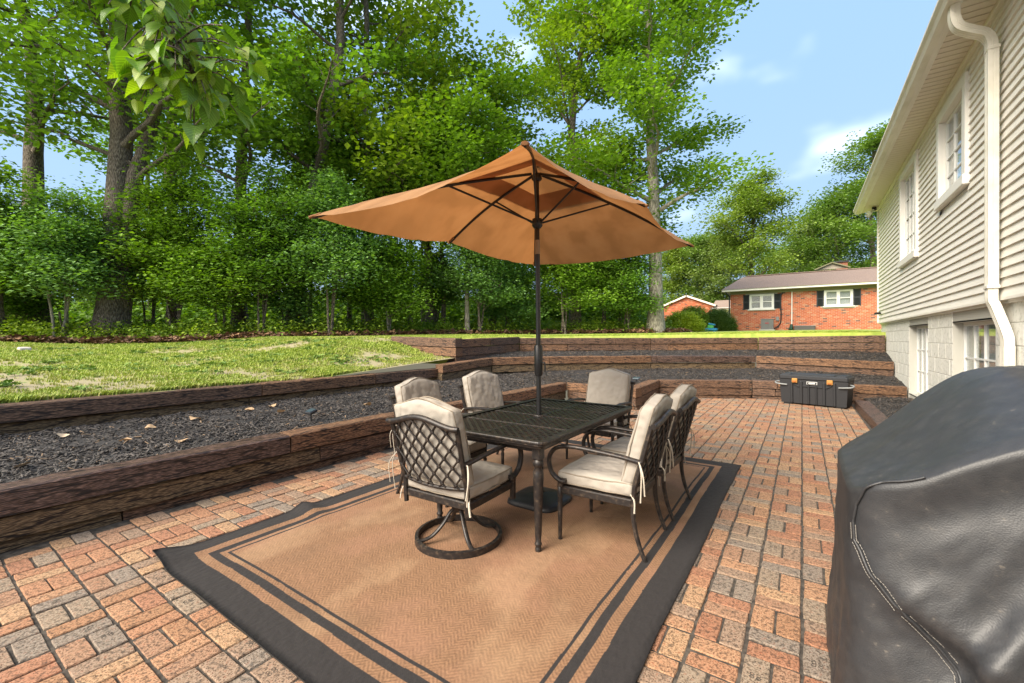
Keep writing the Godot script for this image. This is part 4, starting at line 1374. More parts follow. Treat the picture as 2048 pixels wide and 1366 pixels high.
func table_set() -> void:
	# table
	var c := Vector3(-1.835, 0, -3.14)
	var t := thing("patio_table", "dark bronze cast metal table with pierced lattice top", "table", c)
	var hx := 0.525
	var hz := 0.86
	var st := stn()
	# moulded rim
	var prof := [Vector2(-0.075, 0.735), Vector2(-0.004, 0.737), Vector2(0.0, 0.731), Vector2(0.0, 0.722), Vector2(-0.008, 0.716), Vector2(-0.008, 0.708), Vector2(-0.016, 0.702), Vector2(-0.02, 0.690), Vector2(-0.03, 0.686), Vector2(-0.075, 0.70)]
	var cr := 0.06
	var ring := func(o: Vector2) -> Array:
		var out := []
		for q in 4:
			var sx: float = [1.0, -1.0, -1.0, 1.0][q]
			var sz: float = [1.0, 1.0, -1.0, -1.0][q]
			for k in 5:
				var a: float = q * PI / 2 + k * PI / 8
				var rr := maxf(cr + o.x, 0.004)
				out.append(Vector3(sx * (hx - cr) + cos(a) * rr, o.y, sz * (hz - cr) + sin(a) * rr))
		return out
	for k in prof.size() - 1:
		var a: Array = ring.call(prof[k])
		var b: Array = ring.call(prof[k + 1])
		for j in a.size():
			var j2 := (j + 1) % a.size()
			qd(st, a[j], a[j2], b[j2], b[j])
	obj("rim", st, M.metal, t)
	# pierced top: two layers of crossing diagonal bars, cross ribs and centre ring
	st = stn()
	var stp := 0.047
	for dgn in [-1.0, 1.0]:
		for k in range(-40, 41):
			var o := k * stp
			# line z = dgn*x*1.0 + o*1.414..., clip to the rectangle
			var pts := []
			for x in [-0.458, 0.458]:
				var z: float = dgn * x + o * 1.414
				if absf(z) <= 0.795: pts.append(Vector2(x, z))
			for z in [-0.795, 0.795]:
				var x: float = (z - o * 1.414) * dgn
				if absf(x) < 0.458: pts.append(Vector2(x, z))
			if pts.size() < 2: continue
			var a: Vector2 = pts[0]
			var b: Vector2 = pts[1]
			var d := b - a
			if d.length() < 0.03: continue
			bx(st, Vector3((a.x + b.x) / 2, 0.724 + dgn * 0.0012, (a.y + b.y) / 2), Vector3(d.length(), 0.007, 0.017), Basis(Vector3.UP, -atan2(d.y, d.x)))
	obj("lattice_top", st, M.tabletop, t)
	st = stn()
	for z in [-0.40, 0.0, 0.40]:
		bx(st, Vector3(0, 0.7185, z), Vector3(0.91, 0.026, 0.026), Basis.IDENTITY, 0.004)
	bx(st, Vector3(0, 0.716, 0), Vector3(0.026, 0.024, 1.58), Basis.IDENTITY, 0.004)
	obj("cross_rib", st, M.metal, t)
	st = stn()
	lathe(st, [Vector2(0.028, 0.70), Vector2(0.058, 0.70), Vector2(0.060, 0.734), Vector2(0.055, 0.739), Vector2(0.030, 0.739), Vector2(0.028, 0.70)], 20)
	obj("centre_ring", st, M.metal, t)
	st = stn()
	for s in [-1.0, 1.0]:
		bx(st, Vector3(s * 0.43, 0.672, 0), Vector3(0.02, 0.05, 1.48), Basis.IDENTITY, 0.004)
		bx(st, Vector3(0, 0.672, s * 0.76), Vector3(0.82, 0.05, 0.02), Basis.IDENTITY, 0.004)
	obj("apron", st, M.metal, t)
	for sx in [-1.0, 1.0]:
		for sz in [-1.0, 1.0]:
			st = stn()
			lathe(st, [Vector2(0, 0), Vector2(0.017, 0), Vector2(0.020, 0.01), Vector2(0.020, 0.035), Vector2(0.016, 0.04), Vector2(0.024, 0.055), Vector2(0.024, 0.064), Vector2(0.018, 0.072), Vector2(0.022, 0.12), Vector2(0.031, 0.40), Vector2(0.035, 0.48), Vector2(0.034, 0.52), Vector2(0.022, 0.548), Vector2(0.030, 0.557), Vector2(0.036, 0.575), Vector2(0.030, 0.595), Vector2(0.024, 0.602)], 16, Vector3(sx * 0.43, 0, sz * 0.755))
			bx(st, Vector3(sx * 0.43, 0.652, sz * 0.755), Vector3(0.062, 0.10, 0.062), Basis.IDENTITY, 0.006)
			obj("leg", st, M.metal, t)
	var g := "cushioned chairs round the lattice table"
	var a := chair("patio_chair", "lattice-back chair at the table, back towards the covered grill", false, g, 5)
	a.position = Vector3(-1.11, 0, -2.89)
	a.rotation.y = PI / 2 + 0.02
	dup(a, Vector3(-1.10, 0, -3.62), PI / 2 - 0.03, "lattice-back chair at the table, back towards the black tool chest")
	dup(a, Vector3(-2.66, 0, -2.85), -PI / 2 + 0.05, "beige cushioned chair behind the swivel chair, its back to the mulch bed")
	dup(a, Vector3(-2.70, 0, -3.80), -PI / 2 - 0.12, "beige cushioned chair backed to the mulch bed at the umbrella end")
	dup(a, Vector3(-1.93, 0, -4.64), PI - 0.02, "beige cushioned chair at the table end facing the swivel chair")
	var b := chair("swivel_chair", "beige cushioned swivel chair on a round metal ring base", true, g, 9)
	b.position = Vector3(-1.95, 0, -2.24)
	b.rotation.y = 0.03

# ---------------------------------------------------------------- umbrella
func umbrella() -> void:
	var c := Vector3(-1.835, 0, -3.14)
	var t := thing("patio_umbrella", "tan rectangular market umbrella on a black pole through the table", "umbrella", c)
	var st := stn()
	# base: low rounded square
	var rr := func(s: float, y: float) -> Array:
		var out := []
		for k in 32:
			var a := k * TAU / 32.0
			var m := pow(pow(absf(cos(a)), 4.5) + pow(absf(sin(a)), 4.5), -1.0 / 4.5)
			out.append(Vector3(cos(a) * m * s, y, sin(a) * m * s))
		return out
	var lv := [[0.225, 0.0], [0.232, 0.012], [0.228, 0.035], [0.205, 0.05], [0.14, 0.066], [0.06, 0.078], [0.04, 0.085]]
	st.set_smooth_group(0)
	for k in lv.size() - 1:
		var a: Array = rr.call(lv[k][0], lv[k][1])
		var b: Array = rr.call(lv[k + 1][0], lv[k + 1][1])
		for j in 32: qd(st, a[j], b[j], b[(j + 1) % 32], a[(j + 1) % 32])
	st.set_smooth_group(-1)
	lathe(st, [Vector2(0.04, 0.08), Vector2(0.03, 0.10), Vector2(0.03, 0.34), Vector2(0.026, 0.35), Vector2(0.0, 0.35)], 14)
	obj("base", st, M.black, t)
	var top := Vector3(-0.035, 2.77, -0.01)
	var lean := func(y: float) -> Vector3: return Vector3(top.x * y / 2.77, y, top.z * y / 2.77)
	st = stn()
	tube(st, [lean.call(0.05), lean.call(2.10)], 0.0205, 14)
	tube(st, [lean.call(2.2), lean.call(2.77)], 0.0185, 14)
	obj("pole", st, M.pole, t)
	st = stn()
	tube(st, [lean.call(2.09), lean.call(2.21)], 0.022, 14)
	obj("tilt_joint", st, mat(lin(0.28, 0.20, 0.13), 0.5), t)
	st = stn()
	tube(st, [lean.call(1.06), lean.call(1.075), lean.call(1.305), lean.call(1.32)], [0.030, 0.036, 0.036, 0.030], 14)
	obj("crank_housing", st, M.pole, t)
	st = stn()
	tube(st, spline([lean.call(1.17) + Vector3(0.03, 0, 0), lean.call(1.17) + Vector3(0.06, 0, 0), lean.call(1.10) + Vector3(0.065, 0, 0), lean.call(1.06) + Vector3(0.085, 0, 0)]), 0.007, 6)
	obj("crank_handle", st, M.pole, t)
	var hub := Vector3(-0.035, 2.775, -0.01)
	st = stn()
	tube(st, [hub - Vector3(0, 0.06, 0), hub - Vector3(0, 0.045, 0), hub + Vector3(0, 0.0, 0)], [0.03, 0.045, 0.035], 12)
	obj("hub", st, M.pole, t)
	st = stn()
	var runner := lean.call(2.36) as Vector3
	tube(st, [runner - Vector3(0, 0.05, 0), runner - Vector3(0, 0.03, 0), runner + Vector3(0, 0.03, 0)], [0.028, 0.045, 0.042], 12)
	obj("runner", st, M.pole, t)
	# tips of the six ribs, counter-clockwise from above
	var tips := [Vector3(-0.955, 2.215, 1.47), Vector3(-0.93, 2.29, 0.10), Vector3(-0.85, 2.27, -1.33), Vector3(0.96, 2.27, -1.25), Vector3(0.93, 2.315, 0.12), Vector3(0.81, 2.255, 1.52)]
	var peak := hub + Vector3(0, 0.02, 0)
	var rib := func(k: int, u: float) -> Vector3:
		var q: Vector3 = peak.lerp(tips[k], u)
		q.y += 0.055 * sin(u * PI) * (0.6 + 0.4 * u)
		return q
	var skin := func(k: int, u: float, w: float) -> Vector3:
		var a: Vector3 = rib.call(k, u)
		var b: Vector3 = rib.call((k + 1) % 6, u)
		var q := a.lerp(b, w)
		var span: float = (tips[k] - tips[(k + 1) % 6]).length()
		q.y -= 0.035 * span * 4.0 * w * (1 - w) * u * u * (0.35 + 0.65 * u)
		var inward := peak - q
		inward.y = 0
		q += inward * 0.045 * 4.0 * w * (1 - w) * ss(0.6, 1.0, u) * span / 1.8
		q.y += nz.get_noise_2d(q.x * 4.0 + 9.0, q.z * 4.0) * 0.010 * u
		return q
	for k in 6:
		st = stn()
		st.set_smooth_group(0)
		for i in 16:
			for j in 16:
				var u0 := lerpf(0.22, 1.0, i / 16.0)
				var u1 := lerpf(0.22, 1.0, (i + 1) / 16.0)
				qd(st, skin.call(k, u0, j / 16.0), skin.call(k, u1, j / 16.0), skin.call(k, u1, (j + 1) / 16.0), skin.call(k, u0, (j + 1) / 16.0))
		obj("canopy_panel", st, M.canopy, t)
	st = stn()
	st.set_smooth_group(0)
	for k in 6:
		for i in 6:
			for j in 8:
				var f := func(u: float, w: float) -> Vector3: return skin.call(k, u * 0.40, w) + Vector3(0, 0.05 - 0.035 * u, 0)
				qd(st, f.call(i / 6.0, j / 8.0), f.call((i + 1) / 6.0, j / 8.0), f.call((i + 1) / 6.0, (j + 1) / 8.0), f.call(i / 6.0, (j + 1) / 8.0))
	obj("vent_cap", st, M.canopy, t)
	st = stn()
	lathe(st, [Vector2(0.02, 0.0), Vector2(0.024, 0.02), Vector2(0.012, 0.05), Vector2(0.0, 0.06)], 10, peak + Vector3(0, 0.045, 0))
	obj("finial", st, M.pole, t)
	for k in 6:
		st = stn()
		var pts := []
		for q in 13: pts.append(rib.call(k, 0.03 + 0.965 * q / 12.0) - Vector3(0, 0.014, 0))
		tube(st, pts, 0.0095, 6, true, 1.3)
		obj("rib", st, M.pole, t)
		st = stn()
		var a: Vector3 = rib.call(k, 0.44) - Vector3(0, 0.02, 0)
		var d := Vector3(a.x - runner.x, 0, a.z - runner.z).normalized()
		tube(st, [runner + d * 0.04, a], 0.0085, 6)
		obj("strut", st, M.pole, t)
		st = stn()
		var e: Vector3 = rib.call(k, 1.0)
		var od: Vector3 = (rib.call(k, 1.0) - rib.call(k, 0.93)).normalized()
		tube(st, [e - od * 0.07 - Vector3(0, 0.008, 0), e + od * 0.012 - Vector3(0, 0.006, 0)], [0.022, 0.016], 8, true, 0.6)
		obj("rib_pocket", st, M.canopy, t)
	# dry seed bunch lodged above
# ---------------------------------------------------------------- rug
func rug() -> void:
	var w := 2.80
	var l := 4.26
	var iw := 840
	var il := 1278
	var im := Image.create(iw, il, false, Image.FORMAT_RGB8)
	var n := FastNoiseLite.new()
	n.seed = 2
	n.frequency = 0.006
	n.fractal_octaves = 4
	var n2 := FastNoiseLite.new()
	n2.seed = 3
	n2.frequency = 0.25
	for j in il:
		for i in iw:
			var x := w * i / iw
			var z := l * j / il
			var e := minf(minf(x, w - x), minf(z, l - z))
			e += n.get_noise_2d(i * 1.0, j * 1.0) * 0.004
			# chevron weave of the field
			var q := int(i / 14.0)
			var ph := (j + (i % 14) * (1 if q % 2 == 0 else -1)) * 0.9
			var thread := 0.5 + 0.5 * sin(ph)
			var v := n2.get_noise_2d(i, j) * 0.5 + 0.5
			var tan_c := Color(0.105, 0.054, 0.028).lerp(Color(0.300, 0.165, 0.087), clampf(0.45 * thread + 0.9 * v - 0.2, 0, 1))
			tan_c = tan_c.lerp(Color(0.30, 0.155, 0.098), 0.35 * ss(-0.1, 0.5, n.get_noise_2d(i * 0.7 + 3000.0, j * 0.7)))
			tan_c = tan_c.lerp(Color(0.38, 0.25, 0.145), 0.3 * ss(0.0, 0.5, n.get_noise_2d(i * 0.9 + 6000.0, j * 0.5)))
			var st_n := n.get_noise_2d(i, j + 4000)
			tan_c = tan_c.lerp(Color(0.14, 0.08, 0.045), 0.3 * ss(0.0, 0.6, st_n))
			var dark := Color(0.014, 0.012, 0.012).lerp(Color(0.040, 0.034, 0.033), v * (0.5 + 0.5 * sin(i * 1.9) * sin(j * 1.9)))
			if v > 0.93: dark = Color(0.16, 0.13, 0.11)
			var c := tan_c
			if e < 0.165 or (e > 0.222 and e < 0.270) or (e > 0.302 and e < 0.318): c = dark
			im.set_pixel(i, j, c.linear_to_srgb())
	var m := mat(Color.WHITE, 0.95)
	m.albedo_texture = ImageTexture.create_from_image(im)
	var bump := ntex(0.12, [], [], 512, 6)
	m.heightmap_enabled = true
	m.heightmap_texture = bump
	m.heightmap_scale = 0.4
	var st := stn()
	st.set_smooth_group(0)
	var nx := 70
	var nzr := 106
	var f := func(i: int, j: int) -> Vector3:
		var x := -3.35 + w * i / nx
		var z := -5.22 + l * j / nzr
		var y := 0.011 + 0.004 * absf(nz.get_noise_2d(x * 2, z * 2))
		# curled near corner and a ripple by the wall side
		var dc := Vector2(x + 3.35, z + 0.96).length()
		y += 0.050 * exp(-dc * dc / 0.020)
		y += 0.045 * exp(-pow((z + 1.93) / 0.07, 2)) * exp(-pow((x + 3.35) / 0.22, 2))
		y += 0.012 * exp(-pow((x + 3.20) / 0.06, 2)) * ss(-2.2, -1.2, z)
		x += 0.012 * nz.get_noise_2d(z * 0.8, 3.0)
		z += 0.012 * nz.get_noise_2d(x * 0.8, 8.0)
		return Vector3(x, y, z)
	for i in nx:
		for j in nzr:
			var q := [[i, j], [i, j + 1], [i + 1, j + 1], [i + 1, j]]
			for k in [0, 2, 1, 0, 3, 2]:
				st.set_uv(Vector2(q[k][0] / float(nx), q[k][1] / float(nzr)))
				st.add_vertex(f.call(q[k][0], q[k][1]))
	# turned-down selvedge
	for side in [0, 1, 2, 3]:
		var cnt: int = nx if side < 2 else nzr
		for k in cnt:
			var a: Vector3 = f.call(k if side < 2 else (0 if side == 2 else nx), (0 if side == 0 else nzr) if side < 2 else k)
			var b: Vector3 = f.call(k + 1 if side < 2 else (0 if side == 2 else nx), (0 if side == 0 else nzr) if side < 2 else k + 1)
			st.set_uv(Vector2(0.01, 0.01))
			qd(st, a, b, b - Vector3(0, 0.008, 0), a - Vector3(0, 0.008, 0))
	var o := obj("outdoor_rug", st, m)
	tag(o, "tan woven outdoor rug with black striped border under the table", "rug")

# ---------------------------------------------------------------- tool chest
func toolbox() -> void:
	var a := -0.25
	var t := thing("tool_chest", "black plastic tool chest with orange latches standing on the bricks", "tool chest", Vector3(0.235, 0, -10.88), a)
	var st := stn()
	var plastic := mat(lin(0.017, 0.018, 0.021), 0.5)
	# tapered body
	var w := 0.585
	var d := 0.27
	var lo := [Vector3(-w + 0.03, 0.03, d - 0.03), Vector3(w - 0.03, 0.03, d - 0.03), Vector3(w - 0.03, 0.03, -d + 0.03), Vector3(-w + 0.03, 0.03, -d + 0.03)]
	var hi := [Vector3(-w, 0.52, d), Vector3(w, 0.52, d), Vector3(w, 0.52, -d), Vector3(-w, 0.52, -d)]
	for k in 4: qd(st, lo[k], lo[(k + 1) % 4], hi[(k + 1) % 4], hi[k])
	qd(st, hi[0], hi[1], hi[2], hi[3])
	qd(st, lo[3], lo[2], lo[1], lo[0])
	obj("body", st, plastic, t)
	for x in [-0.36, -0.19, -0.06, 0.07, 0.20, 0.37]:
		obox("rib", Vector3(x, 0.26, d - 0.004), Vector3(0.045 if absf(x) > 0.15 else 0.03, 0.46, 0.035), plastic, t, 0.008, Basis(Vector3.RIGHT, 0.06))
	obox("waist_band", Vector3(0, 0.39, d + 0.0), Vector3(0.36, 0.02, 0.03), plastic, t, 0.006)
	for s in [-1.0, 1.0]:
		obox("waist_band", Vector3(s * 0.275, 0.40, d + 0.0), Vector3(0.11, 0.02, 0.03), plastic, t, 0.006, Basis(Vector3.FORWARD, -s * 0.45))
		obox("foot", Vector3(s * 0.44, 0.017, 0), Vector3(0.16, 0.034, 0.44), plastic, t, 0.006)
	obox("lid", Vector3(0, 0.565, 0), Vector3(1.19, 0.10, 0.565), plastic, t, 0.022)
	obox("lid_panel", Vector3(0, 0.62, 0), Vector3(0.72, 0.025, 0.46), plastic, t, 0.01)
	for s in [-1.0, 1.0]:
		obox("lid_panel", Vector3(s * 0.47, 0.62, 0), Vector3(0.17, 0.03, 0.5), plastic, t, 0.01)
		var lt := obox("latch", Vector3(s * 0.30, 0.50, d + 0.03), Vector3(0.10, 0.095, 0.03), mat(lin(0.40, 0.20, 0.05), 0.4), t, 0.01)
		obox("latch_pull", Vector3(s * 0.30, 0.485, d + 0.048), Vector3(0.065, 0.035, 0.014), mat(lin(0.34, 0.10, 0.015), 0.5), lt, 0.004)
		st = stn()
		tube(st, spline([Vector3(s * 0.44, 0.405, d + 0.01), Vector3(s * 0.52, 0.41, d + 0.03), Vector3(s * 0.64, 0.425, d + 0.02), Vector3(s * 0.665, 0.45, d - 0.06), Vector3(s * 0.60, 0.46, d - 0.12)]), 0.016, 8)
		obj("handle", st, M.grey, t)
	# name plate: pale outline round a dark lozenge with a pale bar
	var np := obox("name_plate", Vector3(0, 0.462, d + 0.018), Vector3(0.185, 0.058, 0.01), mat(lin(0.55, 0.55, 0.54), 0.5), t, 0.003)
	obox("plate_field", Vector3(0, 0.462, d + 0.0245), Vector3(0.165, 0.038, 0.004), plastic, np, 0.0015)
	obox("plate_bar", Vector3(0, 0.462, d + 0.0275), Vector3(0.115, 0.016, 0.003), mat(lin(0.65, 0.65, 0.63), 0.5), np, 0.001)

# ---------------------------------------------------------------- covered grill
func grill_surface(u: float, v: float) -> Vector3:
	# u round the rim (0..1), v from the top middle (0) over the shoulder (0.5) to the hem (1)
	var a := u * TAU
	var ca := cos(a)
	var sa := sin(a)
	var hx := 0.80
	var hz := 0.40
	var m := pow(pow(absf(ca), 7.0) + pow(absf(sa), 7.0), -1.0 / 7.0)
	var ex := ca * m
	var ez := sa * m
	var cx := 0.925
	var cz := -2.105
	var n := nz
	if v < 0.5:
		var s := v / 0.5
		var x := cx + ex * hx * s
		var z := cz + ez * hz * s
		return Vector3(x, grill_top(x, z), z)
	var s2 := (v - 0.5) / 0.5
	var x0 := cx + ex * hx
	var z0 := cz + ez * hz
	var y0 := grill_top(x0, z0)
	var y := lerpf(y0, 0.02, s2)
	var side := ss(-0.97, -0.75, ex)          # the end panel hangs almost flat
	var flare := lerpf(0.03, 0.06, side) * s2 * s2
	var fold := (n.get_noise_2d(a * 2.0 + 3.0, s2 * 0.7) * 0.09 + n.get_noise_2d(a * 5.0, s2 * 1.2 + 20.0) * 0.022) * ss(0.12, 0.9, s2) * lerpf(0.25, 1.0, side)
	# cloth drawn into slack swags across the front, one long crease falling from the corner
	if ez > 0.55:
		var d1 := (y0 - y) * 0.9 - (x0 - 0.14) * 1.0
		fold += 0.032 * exp(-pow((d1 - 0.18) / 0.05, 2)) * side - 0.045 * exp(-pow((d1 - 0.30) / 0.08, 2)) * side
		var d2 := (y0 - y) * 0.5 + (x0 - 0.62) * 1.0
		fold += 0.045 * exp(-pow((d2 - 0.12) / 0.05, 2)) * ss(0.2, 0.5, s2) - 0.02 * exp(-pow((s2 - 0.12) / 0.07, 2)) * side
	fold += (0.010 * pow(1.0 - absf(n.get_noise_2d(x0 * 2.4 + s2 * 0.9 + 31.0, s2 * 1.5 - x0)), 7.0) + 0.006 * pow(1.0 - absf(n.get_noise_2d(x0 * 3.2 - s2 * 2.6 + z0 * 3.0, s2 * 2.0 + 11.0)), 8.0)) * ss(0.04, 0.3, s2) * lerpf(0.5, 1.0, side)
	var o := flare + fold
	return Vector3(x0 + ex * o, y, z0 + ez * o)

func grill_top(x: float, z: float) -> float:
	var hood := ss(0.10, 0.62, x) * ss(1.78, 1.30, x)
	var back := ss(-1.66, -2.25, z)
	var h := 0.895 + hood * lerpf(0.24, 0.375, back)
	# rounded shoulders
	h -= 0.02 * pow(clampf((absf(z + 2.105) - 0.34) / 0.06, 0, 1), 2)
	h -= 0.02 * pow(clampf((0.22 - x) / 0.10, 0, 1), 2)
	h += nz.get_noise_2d(x * 3.0 + z * 2.0, z * 3.5) * 0.010
	h += 0.004 * pow(1.0 - absf(nz.get_noise_2d(x * 2.2 - z * 1.6 + 7.0, z * 1.2 + x * 0.7)), 9.0) + 0.002 * pow(1.0 - absf(nz.get_noise_2d(x * 3.5 + 17.0, z * 2.2 + x * 2.4)), 8.0)
	return h

func grill() -> void:
	var t := thing("covered_grill", "barbecue grill under a sagging black vinyl cover", "grill")
	var st := stn()
	st.set_smooth_group(0)
	var nu := 220
	var nv := 90
	for i in nu:
		for j in nv:
			var u0 := float(i) / nu
			var u1 := float(i + 1) / nu
			var v0 := float(j) / nv
			var v1 := float(j + 1) / nv
			qd(st, grill_surface(u0, v0), grill_surface(u0, v1), grill_surface(u1, v1), grill_surface(u1, v0))
	obj("cover", st, M.vinyl, t)
	# seam piping that runs over the shoulder and down the front, with two stitch lines
	var thread := mat(lin(0.22, 0.205, 0.185), 0.8)
	var seam := []
	var marks := [Vector2(0.30, 1.02), Vector2(0.245, 0.985), Vector2(0.20, 0.945), Vector2(0.168, 0.90), Vector2(0.15, 0.84), Vector2(0.144, 0.78), Vector2(0.147, 0.72), Vector2(0.20, 0.635), Vector2(0.27, 0.555), Vector2(0.345, 0.455), Vector2(0.42, 0.36), Vector2(0.50, 0.27), Vector2(0.60, 0.19)]
	for k in marks.size() * 7 - 6:
		var i := k / 7
		var w: Vector2 = marks[i].lerp(marks[mini(i + 1, marks.size() - 1)], (k % 7) / 7.0)
		var lo := 0.25
		var hi := 0.5
		for q in 24:
			var mid := (lo + hi) / 2
			if grill_surface(mid, 0.55).x > w.x: lo = mid
			else: hi = mid
		var y0 := grill_surface(lo, 0.5).y
		seam.append(Vector2(lo, 0.5 + 0.5 * clampf((y0 - w.y) / (y0 - 0.02), -0.02, 1.0)))
	st = stn()
	var pts := []
	for s in seam:
		var p := grill_surface(s.x, s.y)
		var q := grill_surface(s.x, s.y + 0.01)
		var r := grill_surface(s.x + 0.004, s.y)
		var nn := (q - p).cross(r - p).normalized()
		if nn.dot(Vector3(0.1, 1.0, 1.0)) < 0: nn = -nn
		pts.append([p, nn, (q - p).normalized()])
	var main := []
	for p in pts: main.append(p[0] + p[1] * 0.004)
	tube(st, main, 0.007, 6, true, 0.6)
	obj("seam", st, M.vinyl, t)
	for o in [-0.013, 0.013]:
		st = stn()
		for k in range(36, pts.size() - 1):
			for h in 2:
				var p: Vector3 = pts[k][0].lerp(pts[k + 1][0], h * 0.5)
				var q: Vector3 = pts[k][0].lerp(pts[k + 1][0], h * 0.5 + 0.38)
				var dir: Vector3 = (pts[k + 1][0] - pts[k][0]).normalized()
				var sd: Vector3 = dir.cross(pts[k][1]).normalized() * o
				tube(st, [p + sd + pts[k][1] * 0.0055, q + sd + pts[k][1] * 0.0055], 0.0014, 4)
		obj("stitching", st, thread, t)

# ---------------------------------------------------------------- trees
# a spray of leaf-shaped faces round the origin
func leaf_cluster(n: int, size: float, spread: float, sd: int, flat := 0.6) -> ArrayMesh:
	var r := RandomNumberGenerator.new()
	r.seed = sd
	var st := stn()
	for k in n:
		var o := Vector3(r.randfn(0, 1), r.randfn(0, 1) * flat, r.randfn(0, 1)) * spread * 0.6
		var b := Basis(Vector3.UP, r.randf() * TAU) * Basis(Vector3.RIGHT, r.randf_range(-0.9, 0.5)) * Basis(Vector3.FORWARD, r.randf_range(-0.7, 0.7))
		var l := size * r.randf_range(0.65, 1.2)
		var w := l * 0.36
		var p := [Vector3.ZERO, Vector3(w, 0.10 * l, -l * 0.42), Vector3(0, -0.02 * l, -l), Vector3(-w, 0.10 * l, -l * 0.42)]
		st.set_color(Color.WHITE * r.randf_range(0.8, 1.2))
		tri(st, o + b * p[0], o + b * p[1], o + b * p[2])
		tri(st, o + b * p[0], o + b * p[2], o + b * p[3])
	st.generate_normals()
	return st.commit()

# one tree: trunk, limbs and foliage that grows from the twigs
func tree(called: String, label: String, category: String, group: String, at: Vector3, d: Dictionary) -> Node3D:
	var r := RandomNumberGenerator.new()
	r.seed = d.seed
	var t := thing(called, label, category, at, 0.0, group)
	var h: float = d.h
	var stems: Array = d.get("stems", [Vector3.ZERO])
	var bark: Material = d.get("bark", M.bark)
	var xf := []
	var col := []
	var lm := stn()
	for si in stems.size():
		var lean: Vector3 = stems[si]
		var rad: float = d.r * (1.0 if si == 0 else 0.75)
		var hh: float = h * (1.0 if si == 0 else 0.8)
		var pts := []
		var rads := []
		var off := Vector3(lean.z, 0, -lean.x).normalized() * rad * 1.5 * si
		if si > 0: off += Vector3(0.35, 0, 0.25)
		for k in 13:
			var u := k / 12.0
			var wob := Vector3(nz.get_noise_2d(u * 1.6, d.seed + si * 7.0), 0, nz.get_noise_2d(u * 1.6 + 9.0, d.seed + si * 7.0)) * h * 0.055 * u
			pts.append(off + lean * hh * u + Vector3(0, hh * u - 0.25 * (1 - u), 0) + wob)
			rads.append(rad * (1.0 - 0.72 * u) * (1.0 + 0.45 * exp(-u * 26.0)))
		var ts := stn()
		tube(ts, pts, rads, 14 if rad > 0.15 else 8)
		obj("trunk", ts, bark, t)
		var n_limb: int = d.limbs
		for k in n_limb:
			var u: float = d.base + (1.0 - d.base) * pow((k + r.randf()) / n_limb, 0.9)
			var i := clampi(int(u * 12.0), 0, 11)
			var o: Vector3 = pts[i].lerp(pts[i + 1], u * 12.0 - i)
			var az := k * 2.399 + r.randf_range(-0.5, 0.5)
			var rise: float = d.get("rise", 0.55) * r.randf_range(0.5, 1.5)
			var reach: float = d.w * (1.0 - 0.55 * pow((u - d.base) / (1.0001 - d.base), 1.6)) * r.randf_range(0.6, 1.1)
			var dir := Vector3(cos(az), rise, sin(az)).normalized()
			var limb := []
			var lr := []
			var r0: float = rads[i] * 0.42
			for q in 7:
				var v := q / 6.0
				limb.append(o + dir * reach * v + Vector3(0, -0.12 * reach * v * v, 0) + Vector3(r.randf_range(-1, 1), r.randf_range(-0.6, 0.6), r.randf_range(-1, 1)) * reach * 0.06 * v)
				lr.append(maxf(r0 * (1.0 - 0.85 * v), 0.006))
			tube(lm, limb, lr, 6, false)
			var twigs: int = d.get("twigs", 6)
			for q in twigs:
				var v := 0.25 + 0.75 * (q + r.randf()) / twigs
				var j := clampi(int(v * 6.0), 0, 5)
				var s: Vector3 = limb[j].lerp(limb[j + 1], minf(v * 6.0 - j, 1.0))
				var td := (dir * 0.6 + Vector3(r.randf_range(-1, 1), r.randf_range(-0.25, 0.6), r.randf_range(-1, 1))).normalized()
				var tl := reach * r.randf_range(0.22, 0.42)
				tube(lm, [s, s + td * tl * 0.5 + Vector3(0, 0.03 * tl, 0), s + td * tl], [maxf(lr[j] * 0.5, 0.006), 0.006, 0.003], 4, false)
				var tone := r.randf()
				var nc: int = d.get("clumps", 5)
				for c in nc:
					var p: Vector3 = s + td * tl * r.randf_range(0.2, 1.1) + Vector3(r.randfn(0, 1), r.randfn(0, 0.45), r.randfn(0, 1)) * d.get("puff", 0.3)
					var k2: float = d.get("leaf", 1.0) * r.randf_range(0.75, 1.3)
					xf.append(Transform3D(Basis(Vector3.UP, r.randf() * TAU).scaled(Vector3(k2, k2 * 0.85, k2)), p))
					var pal: Array = d.pal
					col.append((pal[0] as Color).lerp(pal[1], clampf(tone * 0.6 + r.randf() * 0.5, 0, 1)))
	obj("limbs", lm, bark, t)
	joined("foliage", d.get("mesh", M.spray), M.leaf, xf, col, t)
	return t

# a point at a distance along the line of sight through a picture column; only used to set trees out on the plan
func plan(px: float, dist: float) -> Vector3:
	var u := (px - 1024.0) / LENS
	var x := (u * cos(TH) - sin(TH)) * dist
	var z := -(cos(TH) + u * sin(TH)) * dist
	return Vector3(x, lawn_y(x, z), z)

